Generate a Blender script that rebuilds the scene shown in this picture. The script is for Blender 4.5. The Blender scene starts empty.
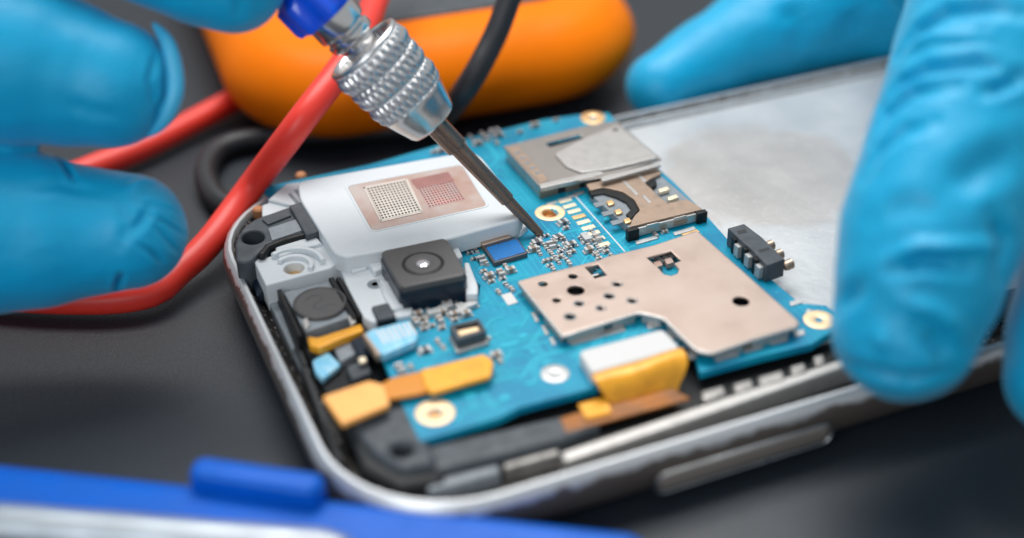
import bpy, bmesh, math, random
import numpy as np
from mathutils import Vector, Matrix, noise
from mathutils.bvhtree import BVHTree
random.seed(7)
# ------------------------------------------------------------------ scene, camera (1 unit = 1 cm)
sc = bpy.context.scene
sc.unit_settings.system = 'METRIC'; sc.unit_settings.scale_length = 0.01
col = sc.collection
F, ELEV, ROLL, YAW = 1411.15, .591317, -.016486, .38883
CAMZ = 9.75
fw = Vector((0, math.cos(ELEV), -math.sin(ELEV))); rt = Vector((1, 0, 0)); up = rt.cross(fw)
c_, s_ = math.cos(ROLL), math.sin(ROLL)
rt, up = c_*rt + s_*up, -s_*rt + c_*up
Rz = Matrix.Rotation(-YAW, 3, 'Z')
fw, rt, up = Rz @ fw, Rz @ rt, Rz @ up
CAM = Vector((0, 0, CAMZ))
cd = bpy.data.cameras.new('camera'); cam = bpy.data.objects.new('camera', cd); col.objects.link(cam)
cam.matrix_world = Matrix(((rt.x, up.x, -fw.x, CAM.x), (rt.y, up.y, -fw.y, CAM.y), (rt.z, up.z, -fw.z, CAM.z), (0, 0, 0, 1)))
cd.sensor_width = 36; cd.lens = F*36/1024
cd.clip_start = .1; cd.clip_end = 2000
cd.dof.use_dof = True; cd.dof.focus_distance = 16.5; cd.dof.aperture_fstop = .086; cd.dof.aperture_blades = 0
sc.camera = cam
sc.view_settings.view_transform = 'Standard'; sc.view_settings.look = 'None'
sc.view_settings.exposure = 0; sc.view_settings.gamma = 1
w = bpy.data.worlds.new('World'); sc.world = w; w.use_nodes = True
bg = w.node_tree.nodes['Background']; bg.inputs[0].default_value = (.93, .97, 1, 1); bg.inputs[1].default_value = .46

def area(name, loc, target, size, power, color=(1, 1, 1)):
    l = bpy.data.lights.new(name, 'AREA'); l.shape = 'RECTANGLE'; l.size, l.size_y = size; l.energy = power; l.color = color
    o = bpy.data.objects.new(name, l); col.objects.link(o); o.location = loc
    o.rotation_euler = (Vector(target)-Vector(loc)).to_track_quat('-Z', 'Y').to_euler()
    return o
area('softbox_lamp', (9, 25, 32), (6, 13, 0), (26, 20), 13800, (1, .985, .96))
area('added_fill_light', (-13, -5, 17), (3, 13, 1), (14, 14), 3000, (.93, .97, 1))  # unseen fill light, added to brighten the camera-facing sides of the hands

def at(x, y, z):                       # point of a horizontal plane seen at photo position x, y
    d = rt*(x-512) + up*(269-y) + fw*F
    return CAM + d*((z-CAMZ)/d.z)
def dp(x, y, depth):                   # point at a given distance along the view axis
    return CAM + (rt*(x-512) + up*(269-y) + fw*F)*(depth/F)

# ------------------------------------------------------------------ materials
def mat(name, color, rough=.5, metal=0., bump=0., bscale=20., noise_amt=0., nscale=6., spec=.5, sss=0., coat=0., color2=None, aniso=None, trans=0.):
    m = bpy.data.materials.new(name); m.use_nodes = True; nt = m.node_tree; N = nt.nodes; L = nt.links
    b = N['Principled BSDF']
    b.inputs['Base Color'].default_value = (*color, 1); b.inputs['Roughness'].default_value = rough
    b.inputs['Metallic'].default_value = metal; b.inputs['Specular IOR Level'].default_value = spec
    b.inputs['Coat Weight'].default_value = coat
    if 'glove' in name: b.inputs['Sheen Weight'].default_value = .25; b.inputs['Sheen Roughness'].default_value = .4; b.inputs['Sheen Tint'].default_value = (.6, .85, 1, 1)
    if sss: b.inputs['Subsurface Weight'].default_value = sss; b.inputs['Subsurface Radius'].default_value = (.1, .25, .4); b.inputs['Subsurface Scale'].default_value = .6
    g = N.new('ShaderNodeNewGeometry')
    mp = N.new('ShaderNodeMapping'); L.new(g.outputs['Position'], mp.inputs[0])
    if aniso: mp.inputs['Scale'].default_value = aniso
    if noise_amt:
        n = N.new('ShaderNodeTexNoise'); n.inputs['Scale'].default_value = nscale; n.inputs['Detail'].default_value = 6
        L.new(mp.outputs[0], n.inputs['Vector'])
        r = N.new('ShaderNodeMapRange'); r.inputs[1].default_value = .3; r.inputs[2].default_value = .7
        L.new(n.outputs[0], r.inputs[0])
        mx = N.new('ShaderNodeMix'); mx.data_type = 'RGBA'
        c2 = color2 or tuple(c*(1-noise_amt) for c in color)
        mx.inputs[6].default_value = (*color, 1); mx.inputs[7].default_value = (*c2, 1)
        mlt = N.new('ShaderNodeMath'); mlt.operation = 'MULTIPLY'; mlt.inputs[1].default_value = 1 if color2 is None else noise_amt
        L.new(r.outputs[0], mlt.inputs[0]); L.new(mlt.outputs[0], mx.inputs[0]); L.new(mx.outputs[2], b.inputs['Base Color'])
        r2 = N.new('ShaderNodeMapRange'); r2.inputs[1].default_value = .3; r2.inputs[2].default_value = .7
        r2.inputs[3].default_value = max(0, rough-.08); r2.inputs[4].default_value = min(1, rough+.1)
        L.new(n.outputs[0], r2.inputs[0]); L.new(r2.outputs[0], b.inputs['Roughness'])
    if bump:
        n2 = N.new('ShaderNodeTexNoise'); n2.inputs['Scale'].default_value = bscale; n2.inputs['Detail'].default_value = 5
        L.new(mp.outputs[0], n2.inputs['Vector'])
        bp = N.new('ShaderNodeBump'); bp.inputs['Strength'].default_value = 1; bp.inputs['Distance'].default_value = bump
        L.new(n2.outputs[0], bp.inputs['Height']); L.new(bp.outputs[0], b.inputs['Normal'])
    return m
M = {}
def nodes(m): return m.node_tree.nodes, m.node_tree.links, m.node_tree.nodes['Principled BSDF']
M['glove'] = mat('glove_nitrile', (.002, .37, .64), .46, bump=.004, bscale=12, noise_amt=.10, nscale=1.5, sss=.3, spec=.38)
def glove_creases(m):                  # fine stretched creases in the thin film
    N, L, b = nodes(m)
    old = b.inputs['Normal'].links[0].from_node
    g = N.new('ShaderNodeNewGeometry'); mp = N.new('ShaderNodeMapping'); mp.inputs['Scale'].default_value = (.8, 1.0, 1.5); mp.inputs['Rotation'].default_value = (.4, .3, .6); L.new(g.outputs['Position'], mp.inputs[0])
    n = N.new('ShaderNodeTexNoise'); n.noise_type = 'RIDGED_MULTIFRACTAL'; n.inputs['Scale'].default_value = 1.1; n.inputs['Detail'].default_value = 3; n.inputs['Distortion'].default_value = .5; L.new(mp.outputs[0], n.inputs['Vector'])
    k = N.new('ShaderNodeTexNoise'); k.inputs['Scale'].default_value = .7; L.new(g.outputs['Position'], k.inputs['Vector'])
    r = N.new('ShaderNodeMapRange'); r.inputs[1].default_value = .45; r.inputs[2].default_value = .65; L.new(k.outputs[0], r.inputs[0])
    mu = N.new('ShaderNodeMath'); mu.operation = 'MULTIPLY'; L.new(n.outputs[0], mu.inputs[0]); L.new(r.outputs[0], mu.inputs[1])
    bp = N.new('ShaderNodeBump'); bp.inputs['Distance'].default_value = .045; L.new(mu.outputs[0], bp.inputs['Height']); L.new(old.outputs[0], bp.inputs['Normal']); L.new(bp.outputs[0], b.inputs['Normal'])
M['glove_lip'] = mat('glove_cuff', (.05, .42, .68), .4)
M['desk'] = mat('desk_surface', (.017, .025, .036), .42, bump=.006, bscale=45, noise_amt=.5, nscale=30, spec=.6)
M['chrome'] = mat('worn_silver', (.55, .57, .59), .33, 1., bump=.003, bscale=12, noise_amt=.3, nscale=4)
M['silverpaint'] = mat('silver_paint', (.62, .65, .67), .38, .35, bump=.002, bscale=30, noise_amt=.2, nscale=5)
M['bronze'] = mat('bare_edge', (.22, .19, .17), .36, .8, noise_amt=.3, nscale=6)
M['black'] = mat('black_plastic', (.008, .009, .010), .45, spec=.3, bump=.002, bscale=30, noise_amt=.3, nscale=8)
M['blackrough'] = mat('black_matt', (.016, .018, .02), .6, bump=.004, bscale=50)
M['grey'] = mat('dark_grey_plastic', (.07, .082, .095), .5, spec=.35, bump=.002, bscale=60, noise_amt=.3, nscale=7)
M['midgrey'] = mat('mid_grey_plastic', (.25, .28, .31), .45, bump=.002, bscale=40, noise_amt=.25, nscale=10)
M['white'] = mat('white_plastic', (.63, .665, .69), .42, bump=.002, bscale=40, noise_amt=.06, nscale=5)
M['whitecon'] = mat('white_connector', (.62, .61, .60), .4, bump=.002)
M['steel'] = mat('bright_steel', (.54, .52, .50), .38, .6, bump=.001, bscale=16, noise_amt=.2, nscale=8)
M['copper_plate'] = mat('copper_carriage', (.46, .34, .26), .4, .75, noise_amt=.2, nscale=9, bump=.001)
M['copper_print'] = mat('copper_foil', (.42, .26, .21), .5, .3, noise_amt=.9, nscale=2.5, color2=(.46, .42, .40))
M['pale_grid'] = mat('pale_mesh', (.66, .60, .54), .5, .2, noise_amt=.2, nscale=5)
M['red_grid'] = mat('reddish_mesh', (.52, .24, .22), .5, .2, noise_amt=.8, nscale=4, color2=(.42, .36, .33))
M['hole'] = mat('dark_hole', (.06, .05, .05), .8)
M['clipmetal'] = mat('clip_metal', (.42, .40, .38), .4, .5, noise_amt=.5, nscale=5)
M['rust'] = mat('copper_dot', (.50, .22, .10), .5, .3)
M['buttonmetal'] = mat('button_metal', (.36, .32, .29), .35, .6)
M['coverplate'] = mat('cover_plate', (.40, .365, .34), .36, .65, bump=.0006, bscale=40, noise_amt=.3, nscale=3)
M['redfoil'] = mat('reddish_foil', (.46, .22, .20), .35, .4, noise_amt=.4, nscale=5)
M['gold'] = mat('gold_plating', (.95, .62, .30), .35, .7, noise_amt=.15, nscale=20)
M['brass'] = mat('brass_well', (.62, .30, .10), .45, .4)
M['peach'] = mat('peach_pad', (.92, .66, .40), .45, .3)
M['goldpale'] = mat('tinned_gold', (.86, .74, .55), .4, .5)
M['solder'] = mat('solder', (.60, .60, .60), .4, .45, noise_amt=.3, nscale=30)
M['capbrown'] = mat('ceramic_tan', (.22, .16, .12), .5)
M['capgrey'] = mat('ceramic_grey', (.07, .07, .08), .45)
M['orangeflex'] = mat('amber_film', (.90, .40, .02), .4, .15, bump=.004, bscale=8, noise_amt=.25, nscale=6, coat=.3)
M['paleorange'] = mat('pale_amber_film', (.95, .45, .12), .45, .1, bump=.003, bscale=8, noise_amt=.15, nscale=5)
M['brownorange'] = mat('dark_amber_film', (.62, .22, .005), .45)
M['brownflex'] = mat('brown_film', (.42, .135, .008), .3, 0, noise_amt=.6, nscale=3, coat=.4)
M['chipblue'] = mat('blue_chip_top', (.01, .19, .55), .35, .2, bump=.003, bscale=60, noise_amt=.3, nscale=20)
M['cyancon'] = mat('cyan_laminate', (.16, .50, .72), .35, .1, noise_amt=.7, nscale=5, color2=(.45, .66, .76), aniso=(3, 1, 1))
M['camtop'] = mat('camera_grey', (.085, .082, .082), .45, .2, bump=.001, bscale=60)
M['navy'] = mat('navy_label', (.004, .012, .026), .3)
M['lens'] = mat('lens_glass', (.6, .6, .62), .15, .6)
M['orange'] = mat('orange_rubber', (.98, .21, .0), .5, spec=.12, bump=.002, bscale=20, noise_amt=.05, nscale=2)
M['redcable'] = mat('red_silicone', (.85, .045, .028), .42, bump=.002, bscale=10, sss=.05)
M['blackcable'] = mat('black_silicone', (.018, .02, .024), .45, bump=.002, bscale=10)
M['blue'] = mat('blue_plastic', (.0, .11, .56), .38, spec=.25, noise_amt=.15, nscale=2, sss=.05)
M['darkblue'] = mat('blue_knob', (.004, .09, .80), .25, coat=.5)
M['knurl'] = mat('knurled_steel', (.74, .74, .74), .27, 1.)
M['polish'] = mat('polished_steel', (.74, .73, .72), .2, 1.)
M['shank'] = mat('dark_steel', (.27, .185, .145), .25, .75, spec=.6, bump=.0002, bscale=30, noise_amt=.2, nscale=10)
M['alu'] = mat('aluminium', (.36, .40, .44), .35, .6, noise_amt=.1, nscale=3)

glove_creases(M['glove'])
# circuit board: solder mask with copper traces and vias showing through
def board_mat():
    m = mat('solder_mask', (.004, .30, .47), .42, spec=.35); N, L, b = nodes(m)
    g = N.new('ShaderNodeNewGeometry')
    v = N.new('ShaderNodeTexVoronoi'); v.feature = 'DISTANCE_TO_EDGE'; v.distance = 'MANHATTAN' if hasattr(v, 'distance') else v.distance
    v.inputs['Scale'].default_value = 2.6; L.new(g.outputs[0], v.inputs['Vector'])
    wv = N.new('ShaderNodeTexWave'); wv.bands_direction = 'X'; wv.inputs['Scale'].default_value = 4.2; wv.inputs['Distortion'].default_value = 2.5; wv.inputs['Detail'].default_value = 0; wv.inputs['Detail Scale'].default_value = .35
    L.new(g.outputs[0], wv.inputs['Vector'])
    r1 = N.new('ShaderNodeMapRange'); r1.inputs[1].default_value = .8; r1.inputs[2].default_value = .93; L.new(wv.outputs[1], r1.inputs[0])
    nz = N.new('ShaderNodeTexNoise'); nz.inputs['Scale'].default_value = 1.1; nz.inputs['Detail'].default_value = 0; L.new(g.outputs[0], nz.inputs['Vector'])
    r2 = N.new('ShaderNodeMapRange'); r2.inputs[1].default_value = .48; r2.inputs[2].default_value = .5; L.new(nz.outputs[0], r2.inputs[0])
    mu = N.new('ShaderNodeMath'); mu.operation = 'MULTIPLY'; L.new(r1.outputs[0], mu.inputs[0]); L.new(r2.outputs[0], mu.inputs[1])
    vv = N.new('ShaderNodeTexVoronoi'); vv.inputs['Scale'].default_value = 5.5; L.new(g.outputs[0], vv.inputs['Vector'])
    r3 = N.new('ShaderNodeMapRange'); r3.inputs[1].default_value = .13; r3.inputs[2].default_value = .10; L.new(vv.outputs[0], r3.inputs[0])
    mx = N.new('ShaderNodeMath'); mx.operation = 'MAXIMUM'; L.new(mu.outputs[0], mx.inputs[0]); L.new(r3.outputs[0], mx.inputs[1])
    n4 = N.new('ShaderNodeTexNoise'); n4.inputs['Scale'].default_value = 1.7; n4.inputs['Detail'].default_value = 4; L.new(g.outputs[0], n4.inputs['Vector'])
    c0 = N.new('ShaderNodeMix'); c0.data_type = 'RGBA'; c0.inputs[6].default_value = (.001, .20, .36, 1); c0.inputs[7].default_value = (.002, .31, .46, 1)
    r4 = N.new('ShaderNodeMapRange'); r4.inputs[1].default_value = .35; r4.inputs[2].default_value = .65; L.new(n4.outputs[0], r4.inputs[0]); L.new(r4.outputs[0], c0.inputs[0])
    c1 = N.new('ShaderNodeMix'); c1.data_type = 'RGBA'; c1.inputs[7].default_value = (.03, .50, .66, 1)
    sc1 = N.new('ShaderNodeMath'); sc1.operation = 'MULTIPLY'; sc1.inputs[1].default_value = .28; L.new(mx.outputs[0], sc1.inputs[0])
    L.new(c0.outputs[2], c1.inputs[6]); L.new(sc1.outputs[0], c1.inputs[0]); L.new(c1.outputs[2], b.inputs['Base Color'])
    bp = N.new('ShaderNodeBump'); bp.inputs['Distance'].default_value = .0012; L.new(mx.outputs[0], bp.inputs['Height']); L.new(bp.outputs[0], b.inputs['Normal'])
    return m
M['board'] = board_mat()
M['trace'] = mat('masked_copper', (.012, .40, .55), .4, spec=.4)
def shield_mat():
    m = mat('nickel_shield', (.46, .35, .295), .44, .5, bump=.0010, bscale=55, noise_amt=.5, nscale=2.2, color2=(.52, .43, .38)); return m
M['shield'] = shield_mat()
def bay_mat():                         # smeared, scratched metal sheet
    m = mat('scuffed_sheet', (.54, .56, .575), .38, .6, noise_amt=.3, nscale=.8, color2=(.62, .63, .635)); N, L, b = nodes(m)
    g = N.new('ShaderNodeNewGeometry')
    n1 = N.new('ShaderNodeTexNoise'); n1.inputs['Scale'].default_value = 14; n1.inputs['Detail'].default_value = 8; L.new(g.outputs[0], n1.inputs['Vector'])
    n2 = N.new('ShaderNodeTexNoise'); n2.inputs['Scale'].default_value = 1.6; n2.inputs['Detail'].default_value = 5; n2.inputs['Distortion'].default_value = 1.5; L.new(g.outputs[0], n2.inputs['Vector'])
    a = N.new('ShaderNodeMath'); a.operation = 'MULTIPLY_ADD'; a.inputs[1].default_value = .35; L.new(n1.outputs[0], a.inputs[0]); L.new(n2.outputs[0], a.inputs[2])
    dist = N.new('ShaderNodeVectorMath'); dist.operation = 'DISTANCE'; ctr = at(765, 175, .6); dist.inputs[1].default_value = ctr; L.new(g.outputs[0], dist.inputs[0])
    dn = N.new('ShaderNodeMath'); dn.operation = 'MULTIPLY_ADD'; dn.inputs[1].default_value = .9; L.new(n2.outputs[0], dn.inputs[0]); L.new(dist.outputs['Value'], dn.inputs[2])
    rg = N.new('ShaderNodeMapRange'); rg.interpolation_type = 'SMOOTHSTEP'; rg.inputs[1].default_value = 1.9; rg.inputs[2].default_value = 1.6; L.new(dn.outputs[0], rg.inputs[0])
    old = b.inputs['Base Color'].links[0].from_socket; cm_ = N.new('ShaderNodeMix'); cm_.data_type = 'RGBA'; L.new(old, cm_.inputs[6]); cm_.inputs[7].default_value = (.50, .47, .45, 1)
    k = N.new('ShaderNodeMath'); k.operation = 'MULTIPLY'; k.inputs[1].default_value = .75; L.new(rg.outputs[0], k.inputs[0]); L.new(k.outputs[0], cm_.inputs[0])
    sp = N.new('ShaderNodeTexNoise'); sp.inputs['Scale'].default_value = 16; sp.inputs['Detail'].default_value = 6; L.new(g.outputs[0], sp.inputs['Vector'])
    sr = N.new('ShaderNodeMapRange'); sr.inputs[1].default_value = .60; sr.inputs[2].default_value = .68; L.new(sp.outputs[0], sr.inputs[0])
    c2 = N.new('ShaderNodeMix'); c2.data_type = 'RGBA'; L.new(cm_.outputs[2], c2.inputs[6]); c2.inputs[7].default_value = (.78, .78, .77, 1); k2 = N.new('ShaderNodeMath'); k2.operation = 'MULTIPLY'; k2.inputs[1].default_value = .22; L.new(sr.outputs[0], k2.inputs[0]); L.new(k2.outputs[0], c2.inputs[0]); L.new(c2.outputs[2], b.inputs['Base Color'])
    bp = N.new('ShaderNodeBump'); bp.inputs['Distance'].default_value = .005; L.new(a.outputs[0], bp.inputs['Height']); L.new(bp.outputs[0], b.inputs['Normal'])
    return m
M['bay'] = bay_mat()
def speck_mat():
    m = mat('dusty_groove', (.014, .012, .011), .55, bump=.01, bscale=30); N, L, b = nodes(m)
    g = N.new('ShaderNodeNewGeometry'); v = N.new('ShaderNodeTexVoronoi'); v.inputs['Scale'].default_value = 17; L.new(g.outputs[0], v.inputs['Vector'])
    n = N.new('ShaderNodeTexNoise'); n.inputs['Scale'].default_value = 6; L.new(g.outputs[0], n.inputs['Vector'])
    r = N.new('ShaderNodeMapRange'); r.inputs[1].default_value = .34; r.inputs[2].default_value = .2; L.new(v.outputs[0], r.inputs[0])
    r2 = N.new('ShaderNodeMapRange'); r2.inputs[1].default_value = .44; r2.inputs[2].default_value = .52; L.new(n.outputs[0], r2.inputs[0])
    mu = N.new('ShaderNodeMath'); mu.operation = 'MULTIPLY'; L.new(r.outputs[0], mu.inputs[0]); L.new(r2.outputs[0], mu.inputs[1])
    c = N.new('ShaderNodeMix'); c.data_type = 'RGBA'; c.inputs[6].default_value = (.016, .013, .012, 1); c.inputs[7].default_value = (.42, .40, .37, 1)
    L.new(mu.outputs[0], c.inputs[0]); L.new(c.outputs[2], b.inputs['Base Color']); return m
M['speck'] = speck_mat()
def frame_mat():                       # silver paint worn off to bronze along a ragged line low on the wall
    m = mat('worn_frame', (.6, .6, .6), .36, .6); N, L, b = nodes(m)
    g = N.new('ShaderNodeNewGeometry'); s = N.new('ShaderNodeSeparateXYZ'); L.new(g.outputs[0], s.inputs[0])
    n = N.new('ShaderNodeTexNoise'); n.inputs['Scale'].default_value = 3.0; n.inputs['Detail'].default_value = 8; n.inputs['Roughness'].default_value = .65; L.new(g.outputs[0], n.inputs['Vector'])
    a = N.new('ShaderNodeMath'); a.operation = 'MULTIPLY_ADD'; a.inputs[1].default_value = .3; L.new(n.outputs[0], a.inputs[0]); L.new(s.outputs[2], a.inputs[2])
    x = N.new('ShaderNodeMapRange'); x.inputs[1].default_value = 10.2; x.inputs[2].default_value = 11.8; x.inputs[3].default_value = 0; x.inputs[4].default_value = -.06; L.new(s.outputs[1], x.inputs[0])
    a2 = N.new('ShaderNodeMath'); a2.operation = 'ADD'; L.new(a.outputs[0], a2.inputs[0]); L.new(x.outputs[0], a2.inputs[1])
    r = N.new('ShaderNodeMapRange'); r.inputs[1].default_value = .71; r.inputs[2].default_value = .73; L.new(a2.outputs[0], r.inputs[0])
    c = N.new('ShaderNodeMix'); c.data_type = 'RGBA'; c.inputs[6].default_value = (.17, .145, .13, 1); c.inputs[7].default_value = (.58, .60, .62, 1)
    L.new(r.outputs[0], c.inputs[0]); L.new(c.outputs[2], b.inputs['Base Color'])
    return m
M['frame'] = frame_mat()

# ------------------------------------------------------------------ builders
WL = {}
def finish(name, verts, faces, m, parent=None, origin=None, smooth=35, mats=None, fmat=None):
    V = np.array([tuple(v) for v in verts], dtype=float)
    if origin is None: origin = ((V[:, 0].min()+V[:, 0].max())/2, (V[:, 1].min()+V[:, 1].max())/2, V[:, 2].min())
    origin = Vector(origin)
    me = bpy.data.meshes.new(name); me.from_pydata([tuple(v) for v in V-np.array(origin)], [], [tuple(f) for f in faces])
    for mm in (mats or [m]): me.materials.append(mm)
    if fmat is not None: me.polygons.foreach_set('material_index', fmat)
    bm = bmesh.new(); bm.from_mesh(me); bmesh.ops.recalc_face_normals(bm, faces=bm.faces); bm.to_mesh(me); bm.free()
    me.polygons.foreach_set('use_smooth', [True]*len(me.polygons)); me.set_sharp_from_angle(angle=math.radians(smooth))
    return link(name, me, origin, parent)
def link(name, me, origin, parent=None):
    o = bpy.data.objects.new(name, me); col.objects.link(o); WL[o.name] = Vector(origin)
    if parent: o.parent = parent; o.location = Vector(origin)-WL[parent.name]
    else: o.location = origin
    return o
def empty(name, loc, label, cat, group=None):
    o = bpy.data.objects.new(name, None); col.objects.link(o); o.location = loc; WL[o.name] = Vector(loc); o.empty_display_size = .3
    return tag(o, label, cat, group)
def tag(o, label=None, cat=None, group=None, kind=None):
    if label: o['label'] = label
    if cat: o['category'] = cat
    if group: o['group'] = group
    if kind: o['kind'] = kind
    return o
def clean(pts):
    a = sum(pts[i][0]*pts[(i+1) % len(pts)][1]-pts[(i+1) % len(pts)][0]*pts[i][1] for i in range(len(pts)))
    return pts if a > 0 else pts[::-1]
def roundp(pts, r, n=4):
    out = []
    k = len(pts)
    for i in range(k):
        p = Vector(pts[i][:2]); a = Vector(pts[i-1][:2]); b = Vector(pts[(i+1) % k][:2])
        da, db = a-p, b-p; la, lb = da.length, db.length; d = min(r, la*.45, lb*.45)
        if d < 1e-4: out.append(tuple(p)); continue
        A, B = p+da/la*d, p+db/lb*d
        for j in range(n+1):
            t = j/n; out.append(tuple(A*(1-t)**2+p*2*t*(1-t)+B*t*t))
    return out
def circle(c, r, n=28, ry=None, rot=0): 
    ry = ry or r
    return [(c[0]+r*math.cos(2*math.pi*i/n)*math.cos(rot)-ry*math.sin(2*math.pi*i/n)*math.sin(rot), c[1]+r*math.cos(2*math.pi*i/n)*math.sin(rot)+ry*math.sin(2*math.pi*i/n)*math.cos(rot)) for i in range(n)]
def slab_geo(pts, ztop, zbot, holes=(), bevel=.012, r=0):
    """flat plate with any outline, holes and rounded edges"""
    pts = [tuple(p)[:2] for p in pts]
    if r: pts = roundp(pts, r)
    cu = bpy.data.curves.new('c', 'CURVE'); cu.dimensions = '2D'; cu.fill_mode = 'BOTH'
    h = ztop-zbot; bevel = min(bevel, h*.45)
    for k, poly in enumerate([pts]+[list(map(tuple, q)) for q in holes]):
        poly = clean([q[:2] for q in poly])
        if k: poly = poly[::-1]
        sp = cu.splines.new('POLY'); sp.points.add(len(poly)-1); sp.use_cyclic_u = True
        for i, q in enumerate(poly): sp.points[i].co = (q[0], q[1], 0, 1)
    cu.extrude = h/2-bevel; cu.bevel_depth = bevel; cu.bevel_resolution = 1; cu.offset = -bevel
    ob = bpy.data.objects.new('c', cu)
    me = ob.to_mesh()
    V = [(v.co.x, v.co.y, v.co.z+(ztop+zbot)/2) for v in me.vertices]; Fc = [tuple(p.vertices) for p in me.polygons]
    ob.to_mesh_clear(); bpy.data.objects.remove(ob); bpy.data.curves.remove(cu)
    bm = bmesh.new(); bv = [bm.verts.new(v) for v in V]
    for f in Fc:
        try: bm.faces.new([bv[i] for i in f])
        except ValueError: pass
    bmesh.ops.remove_doubles(bm, verts=bm.verts, dist=1e-4)
    bm.verts.index_update()
    V = [tuple(v.co) for v in bm.verts]; Fc = [tuple(v.index for v in f.verts) for f in bm.faces]; bm.free()
    return V, Fc
def slab(name, pts, ztop, zbot, m, parent=None, holes=(), bevel=.012, r=0, smooth=35):
    V, Fc = slab_geo(pts, ztop, zbot, holes, bevel, r)
    o = finish(name, V, Fc, m, parent, smooth=max(smooth, 50)); wn = o.modifiers.new('wn', 'WEIGHTED_NORMAL'); wn.keep_sharp = True; wn.weight = 100; return o
def px(l, z): return [tuple(at(x, y, z))[:2] for x, y in l]
def pslab(name, l, ztop, h, m, parent=None, holes=(), **k):
    return slab(name, px(l, ztop), ztop, ztop-h, m, parent, holes, **k)
def lathe_geo(prof, n=40, origin=(0, 0, 0), axis=(0, 0, 1), rad=None, cap=True):
    ax = Vector(axis).normalized(); u = ax.orthogonal().normalized(); v = ax.cross(u); o = Vector(origin)
    V, Fc = [], []
    for r, z in prof:
        for i in range(n):
            a = 2*math.pi*i/n; rr = rad(r, z, a) if rad else r
            V.append(o+ax*z+(u*math.cos(a)+v*math.sin(a))*rr)
    for k in range(len(prof)-1):
        for i in range(n):
            j = (i+1) % n; Fc.append((k*n+i, k*n+j, (k+1)*n+j, (k+1)*n+i))
    if cap: Fc.append(tuple(range(n))[::-1]); Fc.append(tuple(range((len(prof)-1)*n, len(prof)*n)))
    return V, Fc
def lathe(name, prof, m, parent=None, origin=(0, 0, 0), axis=(0, 0, 1), n=40, rad=None, smooth=35, cap=True):
    V, Fc = lathe_geo(prof, n, origin, axis, rad, cap); return finish(name, V, Fc, m, parent, smooth=smooth)
def spline(pts, step=.08):
    P = [Vector(p) for p in pts]; P = [P[0]*2-P[1]]+P+[P[-1]*2-P[-2]]; out = []
    for i in range(1, len(P)-2):
        n = max(2, int((Vector(P[i+1][:3])-Vector(P[i][:3])).length/step))
        for j in range(n):
            t = j/n; a, b, c, d = P[i-1], P[i], P[i+1], P[i+2]
            out.append(.5*((2*b)+(c-a)*t+(2*a-5*b+4*c-d)*t*t+(3*b-a-3*c+d)*t**3))
    out.append(P[-2]); return out
def tube_geo(pts, rads, n=20, caps=True):
    """tube with hemispherical ends, any radius per point"""
    pts = [Vector(p) for p in pts]; T = [(pts[min(i+1, len(pts)-1)]-pts[max(i-1, 0)]).normalized() for i in range(len(pts))]
    rows = []
    u = T[0].orthogonal().normalized()
    C = []
    if caps:
        for k in range(6):
            a = math.pi/2*(1-k/6); C.append((pts[0]-T[0]*rads[0]*math.sin(a), T[0], rads[0]*max(math.cos(a), .02)))
    for p, t, r in zip(pts, T, rads): C.append((p, t, r))
    if caps:
        for k in range(1, 7):
            a = math.pi/2*k/6; C.append((pts[-1]+T[-1]*rads[-1]*math.sin(a), T[-1], rads[-1]*max(math.cos(a), .02)))
    V, Fc = [], []
    for p, t, r in C:
        u = (u-t*u.dot(t)).normalized(); v = t.cross(u)
        for i in range(n):
            a = 2*math.pi*i/n; V.append(p+(u*math.cos(a)+v*math.sin(a))*r)
    for k in range(len(C)-1):
        for i in range(n):
            j = (i+1) % n; Fc.append((k*n+i, k*n+j, (k+1)*n+j, (k+1)*n+i))
    Fc.append(tuple(range(n))[::-1]); Fc.append(tuple(range((len(C)-1)*n, len(C)*n)))
    return V, Fc
def tube(name, pts, r, m, parent=None, n=24, step=.15):
    S = spline([tuple(p) for p in pts], step); V, Fc = tube_geo(S, [r]*len(S), n); return finish(name, V, Fc, m, parent, smooth=60)
def rrect(x0, y0, x1, y1, r, n=10):
    out = []
    for cx, cy, a0 in ((x1-r, y1-r, 0), (x0+r, y1-r, 90), (x0+r, y0+r, 180), (x1-r, y0+r, 270)):
        for i in range(n+1):
            a = math.radians(a0+90*i/n); out.append((cx+r*math.cos(a), cy+r*math.sin(a)))
    return out
def loft(name, box, r, prof, m, parent=None, n=10, fill_last=False, fill_first=False, wob=None):
    """rounded-rectangle sweep: prof = list of (inset, z)"""
    V, Fc = [], []; x0, y0, x1, y1 = box
    for off, z in prof:
        V += [(a, b, z) for a, b in rrect(x0+off, y0+off, x1-off, y1-off, max(r-off, .05), n)]
    k = 4*(n+1)
    for j in range(len(prof)-1):
        for i in range(k):
            q = (i+1) % k; Fc.append((j*k+i, j*k+q, (j+1)*k+q, (j+1)*k+i))
    if fill_last: Fc.append(tuple(range((len(prof)-1)*k, len(prof)*k)))
    if fill_first: Fc.append(tuple(range(k))[::-1])
    return finish(name, V, Fc, m, parent)
def offset(P, d):
    P = [Vector(p[:2]) for p in clean([tuple(q)[:2] for q in P])]; out = []
    for i in range(len(P)):
        e1 = (P[i]-P[i-1]).normalized(); e2 = (P[(i+1) % len(P)]-P[i]).normalized(); n1 = Vector((e1.y, -e1.x)); n2 = Vector((e2.y, -e2.x))
        m = (n1+n2); m = m/max(.5, m.length_squared)*2; out.append(tuple(P[i]+m*d))
    return out
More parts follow.
